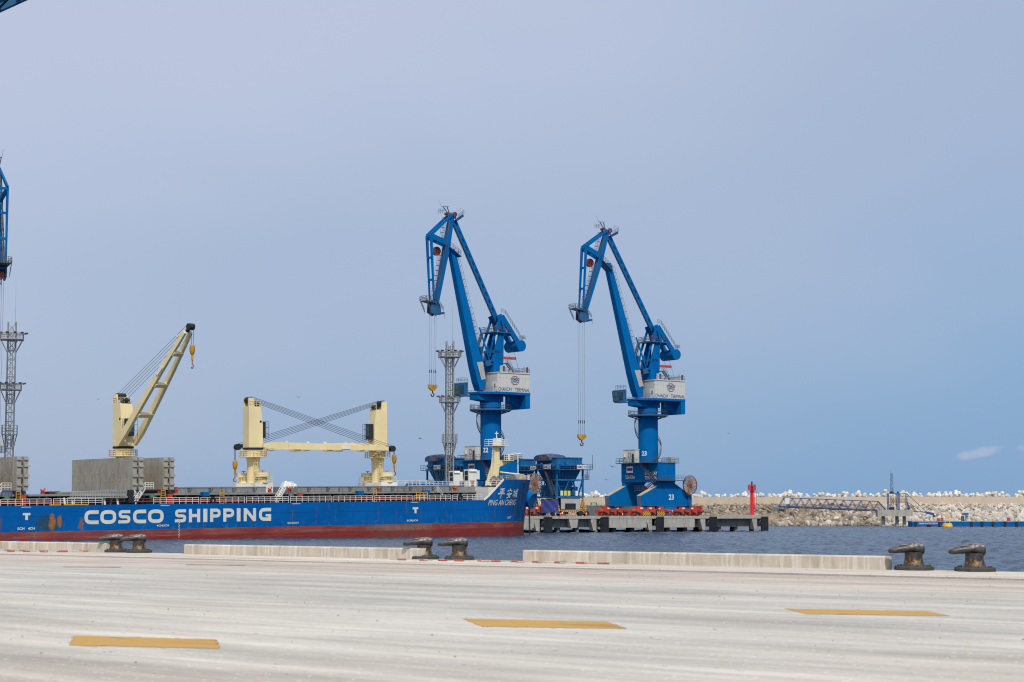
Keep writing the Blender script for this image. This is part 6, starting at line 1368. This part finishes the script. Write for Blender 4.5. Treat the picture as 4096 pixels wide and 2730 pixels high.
# ---- floating pontoon and buoy
PR = paint('pontoon_red', (.25, .05, .05), .6, .2)
pn = empty('floating_pontoon', (137.6, 645, 0), R(-1.5), 'long blue floating pontoon with black posts at the right', 'pontoon')
MB().box(0, 70, 0, 8, -.6, 1.85).build('hull', BLUE, pn); MB().box(-.1, 70.1, -.15, 8.1, 1.85, 2.1).build('deck', GALV, pn); MB().box(.02, 70, -.03, 0, -.6, .22).build('red_waterline', PR, pn)
for x in (1.2, 9.2, 20.2, 23.8, 27.6, 31.7, 35.6, 39.6): MB().box(x - .4, x + .4, -.3, -.03, -.3, 1.9).build('black_post', DARK, pn)
mb = MB(); letter(mb, 'CHANCAY FLOATING PONTOON', (2.2, -.05, .95), (1, 0, 0), (0, 0, 1), 6.6, .55, .02); letter(mb, 'CHANCAY FLOATING PONTOON', (40.8, -.05, .95), (1, 0, 0), (0, 0, 1), 7.2, .55, .02); mb.build('lettering', WHITE, pn)
MB().rail([(7, .4, 2.1), (38, .4, 2.1)], 1.1, 1.5, .03).build('railing', GALV, pn); MB().box(5, 6.4, -.35, -.05, .3, .9).build('rubber_block', DARK, pn)
for x, y_, mt, h_ in ((9.0, 2, DRED, .9), (10.2, 2, DRED, 1.1), (17.5, 3, DARK, 1.6), (19, 3, GALV, 1.8), (33.0, 2, DRED, 1.1)): MB().box(x, x + .9, y_, y_ + .8, 2.1, 2.1 + h_).build('deck_box', mt, pn)
mb = MB(); mb.box(18.2, 19.8, 2, 3.2, 4.0, 4.9); mb.tube((19, 2.6, 2.1), (19, 2.6, 4.1), .12, n=8); mb.build('blue_tank', CBLUE, pn); mb = MB(); mb.tube((45.4, 1, 2.1), (45.4, 1, 7.5), .08, n=6); mb.build('pole', DGREY, pn)
by = empty('mooring_buoy', (147.6, 636, 0), 0, 'yellow buoy with a lattice top mark floating before the blue pontoon', 'buoy')
BY = paint('buoy_yellow', (.78, .42, .02), .5, .1)
MB().lathe((0, 0, -.3), [(1.55, 0), (1.7, .2), (1.7, .85), (1.6, 1.0), (1.5, 1.5), (1.3, 1.6)], 24).build('float', BY, by, smooth=True)
mb = MB()
for k in range(4):
    a = R(90 * k + 30); b = R(90 * k + 120); mb.tube((1.1 * math.cos(a), 1.1 * math.sin(a), 1.3), (.35 * math.cos(a), .35 * math.sin(a), 4.2), .09, n=5)
    for z, f_ in ((2.2, .87), (3.1, .64), (4.1, .38)): mb.tube((f_ * math.cos(a), f_ * math.sin(a), z), (f_ * math.cos(b), f_ * math.sin(b), z), .06, n=4)
mb.build('lattice', BY, by); mb = MB(); mb.beam((-.5, 0, 5.2), (.5, 0, 6.1), .12, .16); mb.beam((-.5, 0, 6.1), (.5, 0, 5.2), .12, .161); mb.tube((0, .1, 4.2), (0, .1, 5.6), .06, n=5); mb.build('cross_topmark', YEL, by)
# ---- birds
def bird(loc, rot, s_, up, label):
    mb = MB(); mb.lathe((0, 0, 0), [(.02, -.5), (.1, -.25), (.13, 0), (.09, .25), (.05, .36), (.06, .42), (.01, .55)], 8, 'y')
    for sg in (-1, 1):
        mb.hexa([(sg * .1, -.12, .02), (sg * .55, -.05, up), (sg * .55, .16, up), (sg * .1, .16, .02), (sg * .1, -.12, .06), (sg * .55, -.05, up + .03), (sg * .55, .16, up + .03), (sg * .1, .16, .06)])
        mb.hexa([(sg * .551, -.05, up), (sg * 1.15, -.22, up * .55), (sg * 1.15, -.14, up * .55), (sg * .551, .16, up), (sg * .551, -.05, up + .03), (sg * 1.15, -.22, up * .55 + .02), (sg * 1.15, -.14, up * .55 + .02), (sg * .551, .16, up + .03)])
    mb.ext([(-.1, -.45, 0), (.1, -.45, 0), (.14, -.75, 0), (-.14, -.75, 0)], (0, 0, .03))
    o = mb.build('seabird', BIRD, smooth=False); o.location = loc; o.rotation_euler = (rot * .2, .2, rot); o.scale = (s_,) * 3; tag(o, label, 'bird', 'dark seabirds in flight')
bird((22.47, 420, 14.9), .5, .75, .3, 'dark seabird flying just right of the hopper walkway'); bird((21.2, 420, 12.0), -.3, .75, .12, 'dark seabird low between the hopper and crane 23')
bird((-93.25, 420, 30.1), .8, .4, .3, 'tiny seabird left of the raised deck crane'); bird((-48.1, 420, 30.6), .3, .6, .25, 'seabird above the crossing ropes of the two deck cranes')
bird((48.7, 420, 22.4), .2, .4, .3, 'tiny seabird in open sky right of crane 23'); bird((-20.7, 420, 21.2), .9, .6, .35, 'seabird between the deck crane and the floodlight mast'); bird((-100.9, 420, 10.1), .4, .4, .1, 'tiny seabird between the raised hatch covers')
